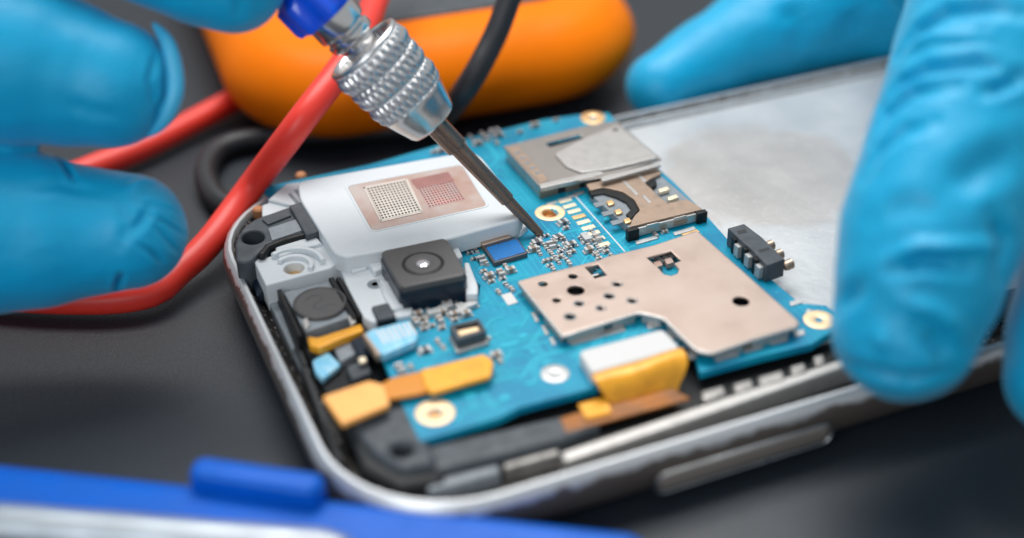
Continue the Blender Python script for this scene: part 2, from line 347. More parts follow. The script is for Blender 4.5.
def boxgeo(c, sx, sy, sz, rot=0, zb=0):
    V = []
    for dz in (0, sz):
        for a, b in ((-1, -1), (1, -1), (1, 1), (-1, 1)):
            x, y = a*sx/2, b*sy/2; V.append((c[0]+x*math.cos(rot)-y*math.sin(rot), c[1]+x*math.sin(rot)+y*math.cos(rot), zb+dz))
    return V, [(3, 2, 1, 0), (4, 5, 6, 7), (0, 1, 5, 4), (1, 2, 6, 5), (2, 3, 7, 6), (3, 0, 4, 7)]
def merge(gs):
    V, Fc, I = [], [], []
    for k, (v, f) in enumerate(gs):
        o = len(V); V += list(v); Fc += [tuple(i+o for i in q) for q in f]; I += [k]*len(f)
    return V, Fc, I

# ------------------------------------------------------------------ setting
def ground():
    n = 2; S = 160
    V = [(-S, -S, 0), (S, -S, 0), (S, S, 0), (-S, S, 0)]
    o = finish('desk_surface', V, [(0, 1, 2, 3)], M['desk']); tag(o, kind='structure')
ground()

# ------------------------------------------------------------------ smartphone
ZB = .75
phone = empty('smartphone', (8.4, 12.2, 0), 'opened smartphone with its back off, blue circuit board exposed and silver worn frame', 'phone')
BOX = (2.05, 8.92, 15.6, 15.52)
loft('frame', BOX, 1.5, [(.36, .02), (.24, .08), (.14, .2), (.08, .36), (.06, .48), (.07, .57), (.10, .65), (.145, .685), (.18, .685), (.20, .65), (.20, .35)], M['frame'], phone)
loft('screen_glass', BOX, 1.5, [(.35, .004), (.32, .02), (.32, .10)], M['black'], phone, fill_first=True)
loft('inner_groove', BOX, 1.5, [(.197, .60), (.32, .46), (.55, .42), (.60, .5), (.62, .30)], M['speck'], phone, fill_last=True)
# side volume key on the near wall
def side_button():
    A, B = at(655, 474, .3), at(826, 424, .3); L = B.x-A.x
    V, Fc = slab_geo(rrect(A.x, .215, B.x, .41, .09, 6), .07, 0, bevel=.03)
    V = [(x-.05, BOX[1]-z+.085, y) for x, y, z in V]
    return finish('side_button', V, Fc, M['buttonmetal'], phone)
sb = side_button()
V, Fc, _ = merge([tube_geo([(p[0], BOX[1]+.02, p[1]) for p in rrect(at(655, 474, .3).x-.08, .19, at(826, 424, .3).x-.02, .435, .12, 6)+[rrect(at(655, 474, .3).x-.08, .19, at(826, 424, .3).x-.02, .435, .12, 6)[0]]], [.013]*29, 8)])
finish('button_rim', V, Fc, M['chrome'], sb)
# bright inner ridge along near side, right half
pslab('inner_ridge', [(560, 452), (700, 405), (860, 352), (862, 361), (702, 416), (566, 461)], .66, .3, M['steel'], phone, bevel=.03)
pslab('inner_ridge', [(424, 481), (498, 463), (500, 472), (430, 491)], .60, .3, M['midgrey'], phone, bevel=.04)
pslab('inner_ridge', [(504, 462), (558, 447), (559, 454), (505, 469)], .60, .3, M['clipmetal'], phone, bevel=.03)
# chassis floor
slab('chassis', rrect(2.52, 9.5, 7.9, 14.95, .7, 6), .56, .3, M['black'], phone, bevel=.03)
slab('chassis_rail', px([(425, 446), (560, 415), (600, 415), (600, 425), (562, 440), (440, 470), (428, 466)], .68), .68, .3, M['grey'], phone, bevel=.05)
slab('chassis_corner', px([(362, 408), (408, 398), (428, 440), (440, 462), (400, 470), (372, 452), (352, 425)], .74), .74, .4, M['grey'], phone, bevel=.07, r=.12,
     holes=[circle(at(402, 448, .74), .10)])
slab('chassis_corner', px([(345, 420), (356, 420), (372, 455), (402, 474), (440, 470), (446, 478), (400, 486), (362, 466)], .66), .66, .4, M['blackrough'], phone, bevel=.05, r=.08)
for k, (a, b) in enumerate((((286, 372), (322, 470)), ((262, 300), (288, 372)), ((246, 262), (262, 300)))):
    A, B = at(*a, .6), at(*b, .6); d = (B-A).normalized()*.02
    q = .07
    slab('chassis_wall', [(A.x+.16, A.y), (A.x+.16+q, A.y), (B.x+.16+q, B.y+.03), (B.x+.16, B.y+.03)], .62, .4, M['blackrough'], phone, bevel=.02)
# battery bay
X1 = 15.2
A = at(656, 168, .62); 
bay = slab('battery_bay', [(7.62, 9.95), (X1, 9.95), (X1, 15.12), (7.35, 15.12)], .60, .36, M['bay'], phone, bevel=.02)
slab('bay_lip', [(7.3, 15.14), (X1, 15.14), (X1, 15.2), (7.3, 15.2)], .66, .4, M['silverpaint'], phone, bevel=.02)
slab('bay_lip', [(7.9, 9.70), (X1, 9.70), (X1, 9.92), (7.9, 9.92)], .64, .4, M['black'], phone, bevel=.03)

# circuit board ---------------------------------------------------------
bpx = [(420, 441), (500, 417), (520, 407), (598, 387), (604, 373), (692, 345), (700, 372), (760, 356), (812, 344), (846, 322), (826, 305), (800, 303),
       (770, 278), (735, 247), (700, 208), (672, 180), (655, 165), (632, 140), (609, 113), (590, 113), (545, 119), (470, 137), (452, 141), (370, 164), (262, 187), (300, 215), (420, 225),
       (455, 262), (480, 285), (478, 300), (410, 311), (378, 330), (366, 338), (382, 356), (396, 392)]
hp = [circle(at(550, 213, ZB), .10, 20), circle(at(435, 413, ZB), .06, 16)]
board = pslab('circuit_board', bpx, ZB, .10, M['board'], phone, holes=hp, bevel=.012)
def ring(x, y, R, r, m=None, z=ZB, h=.008, name='screw_pad', par=None):
    c = at(x, y, z)
    o = lathe(name, [(r, -h*2), (R, -h*2), (R, h*.6), (R-.01, h), (r+.02, h), (r, 0), (r, -h*2)], m or M['goldpale'], par or board, c, cap=r < .01)
    return o
ring(550, 213, .185, .10, M['peach'], h=.012); lathe('screw_well', [(.002, -.1), (.105, -.1), (.104, -.012), (.09, -.02), (.075, -.07), (.03, -.07), (.002, -.09)], M['brass'], board, at(550, 213, ZB), n=24)
ring(435, 413, .2, .07, M['peach'], h=.012); lathe('screw_well', [(.002, -.1), (.08, -.1), (.08, -.02), (.03, -.03), (.002, -.03)], M['brass'], board, at(435, 413, ZB), n=24)
ring(555, 374, .15, .004, M['solder'], h=.012, name='test_pad')
ring(593, 118, .17, .05, M['gold'], h=.012); ring(819, 320, .17, .04, M['peach'], h=.012)
ring(246, 252, .01, .004, M['gold'])
lathe('screw_head', [(.002, .04), (.05, .04), (.07, .02), (.07, -.06), (.002, -.06)], M['rust'], board, at(301, 176, ZB+.0), n=20)
# copper traces and vias under the solder mask, one pattern mesh
def traces():
    r = random.Random(11); g = []; D8 = [Vector((math.cos(k*math.pi/4), math.sin(k*math.pi/4), 0)) for k in range(8)]
    poly = [Vector(p) for p in px(bpx, ZB)]
    def inside(p):
        c = False; j = len(poly)-1
        for i in range(len(poly)):
            a, b = poly[i], poly[j]
            if (a.y > p.y) != (b.y > p.y) and p.x < (b.x-a.x)*(p.y-a.y)/(b.y-a.y)+a.x: c = not c
            j = i
        return c
    def ok(p): return inside(p) and all(inside(p+d*.06) for d in D8[::2])
    def seg(a, b, w_, z):
        d = (b-a); 
        if d.length < 1e-4: return
        d.normalize(); s_ = Vector((-d.y, d.x, 0))*w_; a = a-d*w_*.6; b = b+d*w_*.6
        g.append(([(q.x, q.y, z) for q in (a-s_, b-s_, b+s_, a+s_)], [(0, 1, 2, 3)]))
    spots = [(r.uniform(395, 700), r.uniform(120, 440)) for _ in range(260)]
    for n_, (x, y) in enumerate(spots):
        p = at(x, y, ZB); k = r.choice((0, 2, 4, 6, 1, 3)); m = r.choice((1, 2, 3, 4)); path = [p]
        for _ in range(r.choice((2, 3, 4))):
            path.append(path[-1]+D8[k % 8]*r.uniform(.08, .5)); k += r.choice((-1, 1))
        for j in range(m):
            o = D8[(r.choice((0, 0)) + 2) % 8]*0 + Vector((.028*j, .028*j*.6, 0))
            q = [a+o for a in path]
            if not all(ok(a) for a in q): continue
            z = ZB+.0022+n_*.000008+j*.000002
            for a, b in zip(q, q[1:]): seg(a, b, .0065, z); z += .000001
            c = q[-1]; g.append(([(u, v, ZB+.005+n_*.000004) for u, v in circle(c, .017, 10)], [tuple(range(10))]))
    V, Fc, _ = merge(g); return finish('copper_traces', V, Fc, M['trace'], board)
traces()
# gold pad ladder
A, B = at(565, 201, ZB), at(603, 245, ZB)
e = (at(595, 215, ZB)-at(580, 219, ZB)).normalized()
for i in range(9):
    c = A.lerp(B, i/8); f = (B-A).normalized()
    q = [c+e*.085+f*.038, c-e*.085+f*.038, c-e*.085-f*.038, c+e*.085-f*.038]
    slab('contact_pad', q, ZB+.012, ZB-.01, M['goldpale'] if i != 3 else M['gold'], board, bevel=.004)
q = at(576, 197, ZB), at(625, 252, ZB); f = (q[1]-q[0]).normalized(); s = Vector((-f.y, f.x, 0))*.009
slab('printed_line', [q[0]+s, q[1]+s, q[1]-s, q[0]-s], ZB+.006, ZB-.01, M['white'], board, bevel=.002)
# tiny surface mount parts: shared meshes
def comp_mesh(name, body, L, W, H):
    g = [boxgeo((0, 0), L*.5, W, H), boxgeo((-L*.36, 0), L*.28, W*1.04, H*1.03), boxgeo((L*.36, 0), L*.28, W*1.04, H*1.03), boxgeo((-L*.52, 0), L*.3, W*1.2, H*.25), boxgeo((L*.52, 0), L*.3, W*1.2, H*.25)]
    V, Fc, I = merge(g)
    me = bpy.data.meshes.new(name); me.from_pydata(V, [], Fc); me.materials.append(body); me.materials.append(M['solder'])
    me.polygons.foreach_set('material_index', [0 if i == 0 else 1 for i in I]); return me
CM = [comp_mesh('capacitor_small', M['capbrown'], .072, .040, .036), comp_mesh('resistor_small', M['capgrey'], .072, .042, .028),
      comp_mesh('capacitor_mid', M['capbrown'], .11, .065, .06), comp_mesh('resistor_mid', M['capgrey'], .12, .08, .05), comp_mesh('capacitor_big', M['solder'], .15, .085, .06)]
YD = math.pi/2
def comp(x, y, k, rot=0., name=None):
    p = at(x, y, ZB); o = link(name or ('capacitor' if k in (0, 2, 4) else 'resistor'), CM[k], p, board); o.rotation_euler.z = rot; return o
def cluster(x0, y0, x1, y1, dx, dy, rows, seed, kinds=(0, 1, 0), drop=.2):
    """rows of tiny parts on the board between photo points"""
    r = random.Random(seed)
    A, B = at(x0, y0, ZB), at(x1, y1, ZB)
    for j in range(rows):
        n = int((B-A).length/dx)
        for i in range(n):
            if r.random() < drop: continue
            p = A.lerp(B, (i+.5)/n)+Vector((0, -dy*j, 0))+Vector((r.uniform(-.012, .012), r.uniform(-.012, .012), 0))
            k = r.choice(kinds); o = link('capacitor' if k in (0, 2, 4) else 'resistor', CM[k], p, board); o.rotation_euler.z = r.choice((0, YD, YD, 0))+r.uniform(-.06, .06)
cluster(525, 243, 551, 235, .098, .095, 8, 1, (0, 1, 1), .18)
cluster(550, 243, 566, 239, .10, .10, 4, 2, (0, 1), .2)
cluster(545, 262, 574, 254, .11, .12, 1, 3, (0,), .1)
cluster(574, 236, 596, 231, .095, .10, 6, 4, (0, 1, 0), .3)
cluster(590, 256, 612, 251, .10, .11, 2, 5, (0,), .2)
cluster(466, 255, 480, 251, .09, .14, 3, 6, (0, 1), .25)
cluster(479, 274, 512, 266, .105, .11, 5, 7, (0, 2, 0, 1), .3)
cluster(640, 240, 680, 229, .11, .1, 1, 12, (0, 1), .5)
cluster(600, 316, 640, 304, .12, .1, 1, 13, (0,), 1.)
cluster(414, 316, 462, 303, .10, .10, 3, 14, (0, 4, 1, 2), .25)
cluster(430, 345, 448, 340, .11, .12, 2, 15, (0, 1), .4)
cluster(700, 240, 724, 262, .10, .09, 1, 16, (0, 1), .4)
cluster(395, 372, 415, 366, .11, .11, 1, 17, (0, 3), .3)
cluster(430, 148, 500, 131, .16, .12, 2, 18, (0, 1, 3), .45)
for x, y, k, r in ((558, 239, 3, .2), (537, 244, 3, 0), (551, 247, 3, YD), (563, 224, 3, .1), (533, 251, 2, 0), (571, 246, 3, 0), (586, 240, 4, YD), (597, 240, 2, YD), (589, 252, 2, 0), (482, 262, 3, YD), (566, 229, 0, 0),
                   (418, 316, 2, 0), (426, 321, 0, YD), (434, 315, 4, 0), (440, 322, 2, YD), (446, 310, 4, .3), (432, 327, 0, 0), (424, 330, 0, 0), (416, 324, 2, YD), (450, 316, 0, 0),
                   (461, 311, 4, YD), (470, 308, 4, .2), (466, 316, 2, 0), (455, 321, 0, 0), (442, 329, 0, 0), (496, 357, 2, 0), (500, 362, 0, YD), (487, 340, 0, 0), (425, 352, 3, 0),
                   (533, 155, 0, 0), (478, 145, 2, 0), (520, 133, 0, 0), (497, 144, 0, YD), (535, 127, 2, 0), (556, 121, 0, 0), (441, 152, 2, 0), (434, 153, 0, 0)):
    comp(x, y, k, r)
rs = random.Random(3)
for x, y in ((548, 314), (523, 336), (515, 326), (532, 352), (541, 372), (509, 345), (590, 322), (531, 383), (470, 395), (505, 398), (612, 345)):   # faint silk marks
    c = at(x, y, ZB); a_, b_ = rs.uniform(.02, .09), rs.uniform(.015, .05); slab('printed_mark', rrect(c.x-a_, c.y-b_, c.x+a_, c.y+b_, .008, 2), ZB+.0085, ZB-.01, M['trace'], board, bevel=.001)
pslab('test_pad', [(501, 295), (511, 292), (518, 302), (508, 305)], ZB+.012, .02, M['whitecon'], board, bevel=.004)
# blue chip
chip = pslab('chip', [(483, 247), (517, 237), (528, 253), (494, 263)], ZB+.06, .06, M['capgrey'], board, bevel=.008, r=.02)
pslab('chip_top', [(486, 247.3), (516.5, 238.5), (525.5, 251.5), (495, 260.5)], ZB+.066, .02, M['chipblue'], board, bevel=.003, r=.02)
pslab('solder_strip', [(479, 240), (507, 232.5), (511, 237), (483, 245)], ZB+.10, .1, M['copper_plate'], board, bevel=.006)
# dashed silver line left of the shield, edge pads below the shield
for (x, y, w_, h_) in ((590, 333, 20, 6), (612, 327, 22, 6), (653, 322, 14, 5), (575, 337, 12, 6), (668, 331, 5, 8), (690, 351, 6, 7), (725, 352, 22, 6), (751, 344, 18, 6), (777, 336, 16, 6), (798, 330, 10, 5),
                       (533, 312, 4, 9), (543, 325, 4, 9), (551, 337, 4, 7), (770, 240, 3, 3), (795, 300, 12, 4), (808, 309, 5, 3)):
    c = at(x, y, ZB); k = 80
    pslab('solder_pad', [(x-w_/2, y+w_*.13), (x+w_/2, y-w_*.13), (x+w_/2+h_*.5, y-w_*.13+h_), (x-w_/2+h_*.5, y+w_*.13+h_)], ZB+.014, .02, M['solder'], board, bevel=.005)
# edge blocks under the near board edge
for (x, y, w_) in ((712, 388, 22), (742, 381, 18), (770, 373, 24), (797, 364, 14), (818, 355, 10)):
    pslab('edge_clip', [(x-w_/2, y+w_*.14), (x+w_/2, y-w_*.14), (x+w_/2+3, y-w_*.14+9), (x-w_/2+3, y+w_*.14+9)], .68, .12, M['clipmetal'], phone, bevel=.02)

# shield can ------------------------------------------------------------
ZS = ZB+.15
sh = [(519, 281), (536, 276), (600, 260), (606, 257), (655, 245), (697, 231), (740, 269), (798, 321), (796, 326), (748, 340), (713, 352), (697, 349), (682, 335), (664, 317), (639, 311), (610, 320), (563, 335)]
holes = [circle(at(x, y, ZS), r, 20) for x, y, r in ((575.8, 290, .095), (543, 283.6, .05), (573, 276, .05), (556.6, 300, .045), (579, 303.5, .045), (570, 316.5, .05), (599.5, 308, .04), (617, 284, .04), (609, 296, .045), (632, 300.5, .04), (741, 301, .09))]
holes.append(px([(585, 267), (598, 264), (607, 275), (595, 278)], ZS))
holes.append(px([(647, 257.6), (671, 250.8), (681, 260.5), (674, 263), (679, 269), (677, 273.5), (671, 275.5), (664, 274), (658, 267)], ZS))
shield = slab('shield_can', roundp(px(sh, ZS), .04), ZS, ZS-.035, M['shield'], phone, holes=holes, bevel=.012)
slab('shield_edge', roundp(offset(px(sh, ZS), .022), .05), ZS-.006, ZS-.05, M['steel'], shield, holes=[roundp(offset(px(sh, ZS), -.06), .05)], bevel=.018)
inner = []
cx, cy = sum(p[0] for p in px(sh, ZS))/len(sh), sum(p[1] for p in px(sh, ZS))/len(sh)
for a, b in px(sh, ZS): inner.append((cx+(a-cx)*.985, cy+(b-cy)*.975))
# folded side walls with notches: wall pieces along the outline
P_ = px(sh, ZS); n = len(P_)
for i in range(n):
    a, b = Vector(P_[i]), Vector(P_[(i+1) % n]); L_ = (b-a).length
    if L_ < .2: continue
    k = max(1, int(L_/.42)); d = (b-a)/L_; nrm = Vector((d.y, -d.x)); 
    if (Vector((cx, cy))-a).dot(nrm) < 0: nrm = -nrm
    for j in range(k):
        s0 = a+d*(L_*(j+.12)/k)+nrm*.010; s1 = a+d*(L_*(j+.88)/k)+nrm*.010
        slab('shield_tab', [s0, s1, s1+nrm*.025, s0+nrm*.025], ZS-.02, ZB, M['steel'], shield, bevel=.006)
for x, y, r in ((617, 284, .075), (609, 296, .075), (632, 300.5, .075), (601, 308, .07), (570, 316.5, .08), (579, 303.5, .07)):
    c = at(x, y, ZS); lathe('emboss_ring', [(r-.028, -.004), (r-.014, .006), (r, -.004)], M['steel'], shield, c, n=24, cap=False)
pslab('hole_shade_plate', [(556, 285), (600, 274), (622, 298), (576, 312)], ZB+.06, .06, M['black'], shield, bevel=.01)  # black plates added under the shield holes, their colour standing for shade inside
pslab('hole_shade_plate', [(722, 298), (745, 290), (760, 306), (736, 314)], ZB+.06, .06, M['black'], shield, bevel=.01)
pslab('hole_shade_plate', [(536, 285), (552, 281), (560, 300), (545, 306)], ZB+.03, .03, M['black'], shield, bevel=.01)
pslab('solder_pad', [(590, 275), (598, 273), (601, 277), (593, 279)], ZB+.06, .05, M['whitecon'], shield, bevel=.004)
for l in ([(653, 262), (660, 260), (663, 265), (656, 267)], [(664, 259), (671, 257), (674, 262), (667, 264)]): pslab('shielded_pad', l, ZB+.08, .07, M['copper_print'], shield, bevel=.004)
for x, y, k in ((594, 268, 3), (590, 270, 3), (664, 263, 2), (668, 261, 2), (660, 259, 3)): comp(x, y, k, .1)
pslab('solder_strip', [(681, 234), (697, 229), (700, 232), (686, 237)], ZB+.02, .03, M['gold'], board, bevel=.005)

# memory card cover ------------------------------------------------------
ZC = ZB+.19
mc = pslab('memory_card_cover', [(503, 146), (532, 139), (596, 123), (618, 121), (640, 141), (662, 159), (600, 178), (539, 184+2)], ZC, .025, M['coverplate'], phone, bevel=.01, r=.02,
           holes=[px([(545, 143), (580, 134), (583, 138), (550, 147)], ZC)])
slab('raised_panel', roundp(px([(554, 154), (585, 138), (616, 125), (622, 128), (659, 158), (612, 169), (582, 173), (566, 167)], ZC+.02), .06), ZC+.03, ZC-.01, M['steel'], mc, bevel=.016)
slab('front_lip', px([(539, 184), (600, 170), (604, 174), (541, 188)], ZC+.012), ZC+.012, ZC-.05, M['steel'], mc, bevel=.01)
pslab('locating_hole', [(612, 129), (617, 128), (619, 130), (614, 131)], ZC+.033, .01, M['hole'], mc, bevel=.001)
pslab('front_lip', [(600, 177), (658, 162), (661, 165), (603, 181)], ZC+.035, .04, M['steel'], mc, bevel=.012)
pslab('cover_band', [(507, 148), (518, 146), (549, 180), (540, 183)], ZC+.006, .02, M['copper_plate'], mc, bevel=.004)
for t in range(5): pslab('stamped_mark', [(514+t*5, 152+t*5), (519+t*5, 151+t*5), (521+t*5, 153+t*5), (516+t*5, 154+t*5)], ZC+.010, .02, M['midgrey'], mc, bevel=.001)
for (a, b) in (((540, 186), (558, 181)), ((566, 180), (580, 176)), ((586, 175), (597, 173))):
    A, B = at(*a, ZC), at(*b, ZC)
    slab('cover_wall', [(A.x, A.y), (B.x, B.y), (B.x+.0, B.y+.02), (A.x, A.y+.03)], ZC-.01, ZB, M['copper_plate'], mc, bevel=.005)
A, B, C = at(505, 147, ZC), at(539, 185, ZC), at(598, 176, ZC)
slab('cover_wall', [(A.x+.01, A.y), (B.x+.01, B.y), (B.x+.04, B.y), (A.x+.04, A.y)], ZC-.01, ZB, M['steel'], mc, bevel=.005)
slab('cover_core', px([(512, 150), (600, 130), (652, 160), (545, 186)], ZC-.03), ZC-.06, ZB, M['blackrough'], mc, bevel=.01)
for x, y in ((551, 203), (563, 199), (571, 196), (578, 193)): pslab('solder_pad', [(x-5, y), (x+5, y-2.5), (x+7, y-.5), (x-3, y+2)], ZB+.014, .02, M['solder'], board, bevel=.004)

# sim contact carriage -----------------------------------------------------
ZM = ZB+.15
sim = empty('x', (0, 0, 0), None, None); bpy.data.objects.remove(sim)
outer = [(583, 186), (600, 180), (640, 171), (657, 167), (664, 176), (659, 186), (676, 190), (704, 208), (690, 213), (650, 222), (628, 227), (621, 219), (614, 222), (608, 214)]
sm = slab('sim_carriage', px([(586, 184), (640, 171), (657, 167), (662, 173), (651, 178), (645, 183), (652, 189), (657, 195), (668, 203), (680, 200), (688, 199), (703, 209), (666, 218), (629, 227), (634, 216), (640, 210), (634, 199), (622, 191), (604, 187), (590, 190)], ZM), ZM, ZM-.03, M['copper_plate'], phone, bevel=.008, r=.03)
slab('carriage_base', px([(590, 194), (659, 174), (702, 210), (632, 230)], ZM-.05), ZM-.05, ZB, M['midgrey'], sm, bevel=.01)
slab('carriage_edge', px([(588, 190), (604, 188), (622, 192), (633, 199), (639, 210), (631, 218), (626, 214), (631, 209), (626, 202), (616, 197), (603, 193), (592, 195)], ZM-.02), ZM-.02, ZM-.09, M['black'], sm, bevel=.008)
for (x, y) in ((609, 204), (617, 213), (626, 222)):
    pslab('contact_strip', [(x-16, y-1), (x-1, y-4), (x+1, y-1), (x-13, y+3)], ZM-.045, .02, M['midgrey'], sm, bevel=.006)
    pslab('contact_tip', [(x-3, y-3), (x+3, y-5), (x+6, y-1), (x, y+1)], ZM-.015, .03, M['gold'], sm, bevel=.012)
for (x, y) in ((663, 188), (672, 196)):
    pslab('contact_tip', [(x-5, y+1), (x+4, y-2), (x+7, y+1), (x-3, y+4)], ZM+.012, .05, M['goldpale'], sm, bevel=.008)
for (x, y) in ((625, 184), (632, 191), (645, 199), (640, 178)):
    pslab('spring_slot', [(x-3, y-3), (x, y-4), (x+7, y+3), (x+4, y+4)], ZM+.006, .02, M['steel'], sm, bevel=.004)
slab('notch_block', px([(646, 183), (656, 179), (657, 184), (651, 188)], ZM+.004), ZM+.004, ZM-.06, M['black'], sm, bevel=.01, r=.03)
A, B = at(628, 228, ZM), at(704, 209, ZM); d = (B-A); 
def wallq(t0, t1, m, zt, zb, off=0, th=.03, name='carriage_wall'):
    a, b = A+d*t0, A+d*t1; nrm = Vector((d.y, -d.x, 0)).normalized()*-1
    nrm = nrm if nrm.y < 0 else -nrm
    return slab(name, [a+nrm*off, b+nrm*off, b+nrm*(off+th), a+nrm*(off+th)], zt, zb, m, sm, bevel=.006)
wallq(.0, 1., M['steel'], ZM-.02, ZB+.02, .004); wallq(-.03, .11, M['black'], ZM+.0, ZB, .0, .07); wallq(.88, 1.01, M['black'], ZM+.0, ZB, .0, .07)
wallq(.22, .38, M['steel'], ZM+.006, ZM-.03, .03, .02); wallq(.58, .74, M['steel'], ZM+.006, ZM-.03, .03, .02)
wallq(.40, .48, M['copper_plate'], ZM-.05, ZM-.10, .03, .012); wallq(.58, .76, M['copper_plate'], ZM-.05, ZM-.11, .03, .012)
for x, y in ((646, 238), (684, 229)): pslab('solder_pad', [(x-11, y+3), (x+10, y-3), (x+12, y), (x-9, y+6)], ZB+.02, .03, M['solder'], board, bevel=.006)

# battery spring connector ---------------------------------------------------
ZK = ZB+.24
bc = pslab('battery_connector', [(728, 228), (744, 223.5), (762, 237), (765, 240), (785, 259), (767, 265), (748, 246), (745, 244)], ZK, .24, M['grey'], phone, bevel=.012)
for x, y in ((742, 247), (752.5, 257), (763, 267.5)):
    c = at(x, y, ZB+.13); V, Fc = boxgeo((c.x-.03, c.y), .10, .09, .15, 0, ZB+.02); finish('spring_contact', V, Fc, M['solder'], bc)
    V, Fc = boxgeo((c.x-.0, c.y+.09), .14, .07, .2, 0, ZB+.01); finish('contact_slot', V, Fc, M['black'], bc)
for x, y in ((771, 242), (780, 251), (790, 261)):
    lathe('contact_knob', [(.002, -.05), (.05, -.05), (.06, -.02), (.06, .05), (.03, .07), (.002, .07)], M['copper_plate'], bc, at(x-2, y+4, ZB+.12), axis=(1, 0, .2), n=20)
for l in ([(737, 231), (745, 229), (747, 232), (739, 234)], [(758, 250), (768, 247), (770, 249), (760, 252)]):
    pslab('printed_mark', l, ZK+.003, .01, M['blackrough'], bc, bevel=.001)

# white ribbon connector and its folded ribbon ---------------------------------
ZW = ZB+.16
wc = pslab('ribbon_connector', [(579, 352), (584, 349), (660, 329), (664, 330), (679, 345), (678, 349), (600, 371), (592, 373)], ZW, .17, M['whitecon'], phone, bevel=.03, r=.04)
def ribbon():
    a0, a1 = at(591, 374, ZW), at(681, 347, ZW)
    prof = [(0, 0, 0), (.05, .012, 0), (.12, .0, .0), (.18, -.05, .1), (.22, -.14, .35), (.25, -.24, .7), (.30, -.32, 1.)]
    V = []; n = 12
    for (o, z, sh_) in prof:
        for i in range(n+1):
            t = i/n; t2 = t*(1-sh_*.40)+sh_*.20
            p = a0.lerp(a1, t2); V.append((p.x-.02*o, p.y-o*1.1, ZW+z-.01+.008*math.sin(t*9+o*20)))
    k = n+1; Fc = [(j*k+i, j*k+i+1, (j+1)*k+i+1, (j+1)*k+i) for j in range(len(prof)-1) for i in range(n)]
    N0 = len(V); V += [(x, y+.015, z-.02) for x, y, z in V]; Fc += [tuple(N0+i for i in f[::-1]) for f in Fc]
    return finish('folded_ribbon', V, Fc, M['orangeflex'], wc, smooth=80)
ribbon()
pslab('brown_ribbon', [(560, 418), (600, 405), (622, 398), (672, 388), (690, 398), (640, 412), (566, 432)], .69, .03, M['brownflex'], phone, bevel=.008)
pslab('brown_ribbon', [(578, 404), (606, 396), (612, 412), (586, 418)], .72, .03, M['orangeflex'], phone, bevel=.008)

# left amber flex ---------------------------------------------------------------
fl = pslab('flex_cable', [(380, 384), (392, 377), (418, 371), (484, 356), (490, 360), (492, 369), (488, 375), (430, 390), (420, 393), (392, 398), (384, 400)], ZB+.10, .05, M['brownorange'], phone, bevel=.02, r=.05)
pslab('flex_tab', [(322, 396), (369, 380), (384, 384), (390, 404), (342, 424)], ZB+.14, .07, M['paleorange'], fl, bevel=.02, r=.03)
pslab('flex_tab', [(420, 369), (484, 353), (494, 361), (491, 376), (431, 393), (424, 386)], ZB+.13, .06, M['orangeflex'], fl, bevel=.025, r=.04)
# microphone can
V_ = [(449, 325), (479, 318), (487, 331), (457, 340)]
z1 = ZB+.17
mic = slab('sensor_can', px(V_, z1), z1, ZB+.05, M['grey'], phone, bevel=.012, r=.03, holes=[px([(455, 326), (477, 321), (482, 329), (460, 335)], z1)])
slab('can_base', px([(449, 336), (480, 329), (489, 342), (457, 352)], ZB+.05), ZB+.05, ZB, M['steel'], mic, bevel=.01)
slab('can_floor', px([(455, 331), (478, 326), (482, 334), (461, 340)], ZB+.12), ZB+.12, ZB+.04, M['peach'], mic, bevel=.01)
# cyan stacked connector
cc = pslab('stacked_connector', [(365, 333), (372, 329), (408, 320), (418, 334), (417, 340), (382, 355)], ZB+.14, .10, M['cyancon'], phone, bevel=.015, r=.04)
pslab('copper_edge', [(362, 334), (368, 331), (384, 353), (377, 355)], ZB+.13, .10, M['copper_plate'], cc, bevel=.01)
for i in range(7):
    x = 376+i*5.2; y = 331-i*1.5
    pslab('connector_pin', [(x, y), (x+2.4, y-.6), (x+10, y+12), (x+7.6, y+12.6)], ZB+.143, .01, M['whitecon'], cc, bevel=.001)
# small grey and blue pieces left of the board
for l, z, h, m, nm in (([(312, 360), (328, 351), (341, 364), (322, 379), (315, 372)], .66, .08, 'cyancon', 'antenna_contact'),
                   ([(330, 338), (350, 332), (358, 352), (340, 362)], .66, .12, 'midgrey', 'metal_spring'),
                   ([(346, 366), (366, 358), (372, 372), (352, 380)], .66, .12, 'grey', 'metal_spring'),
                   ([(350, 340), (362, 334), (374, 352), (362, 360)], .72, .12, 'navy', 'chassis_block'),
                   ([(357, 357), (365, 355), (368, 360), (360, 363)], .74, .05, 'goldpale', 'contact_tip'),
                   ([(371, 306), (388, 302), (396, 316), (378, 320)], .86, .16, 'grey', 'foam_pad'),
                   ([(374, 314), (392, 309), (396, 318), (378, 322)], .84, .16, 'black', 'foam_pad')):
    pslab(nm, l, z, h, M[m], phone, bevel=.02, r=.03)

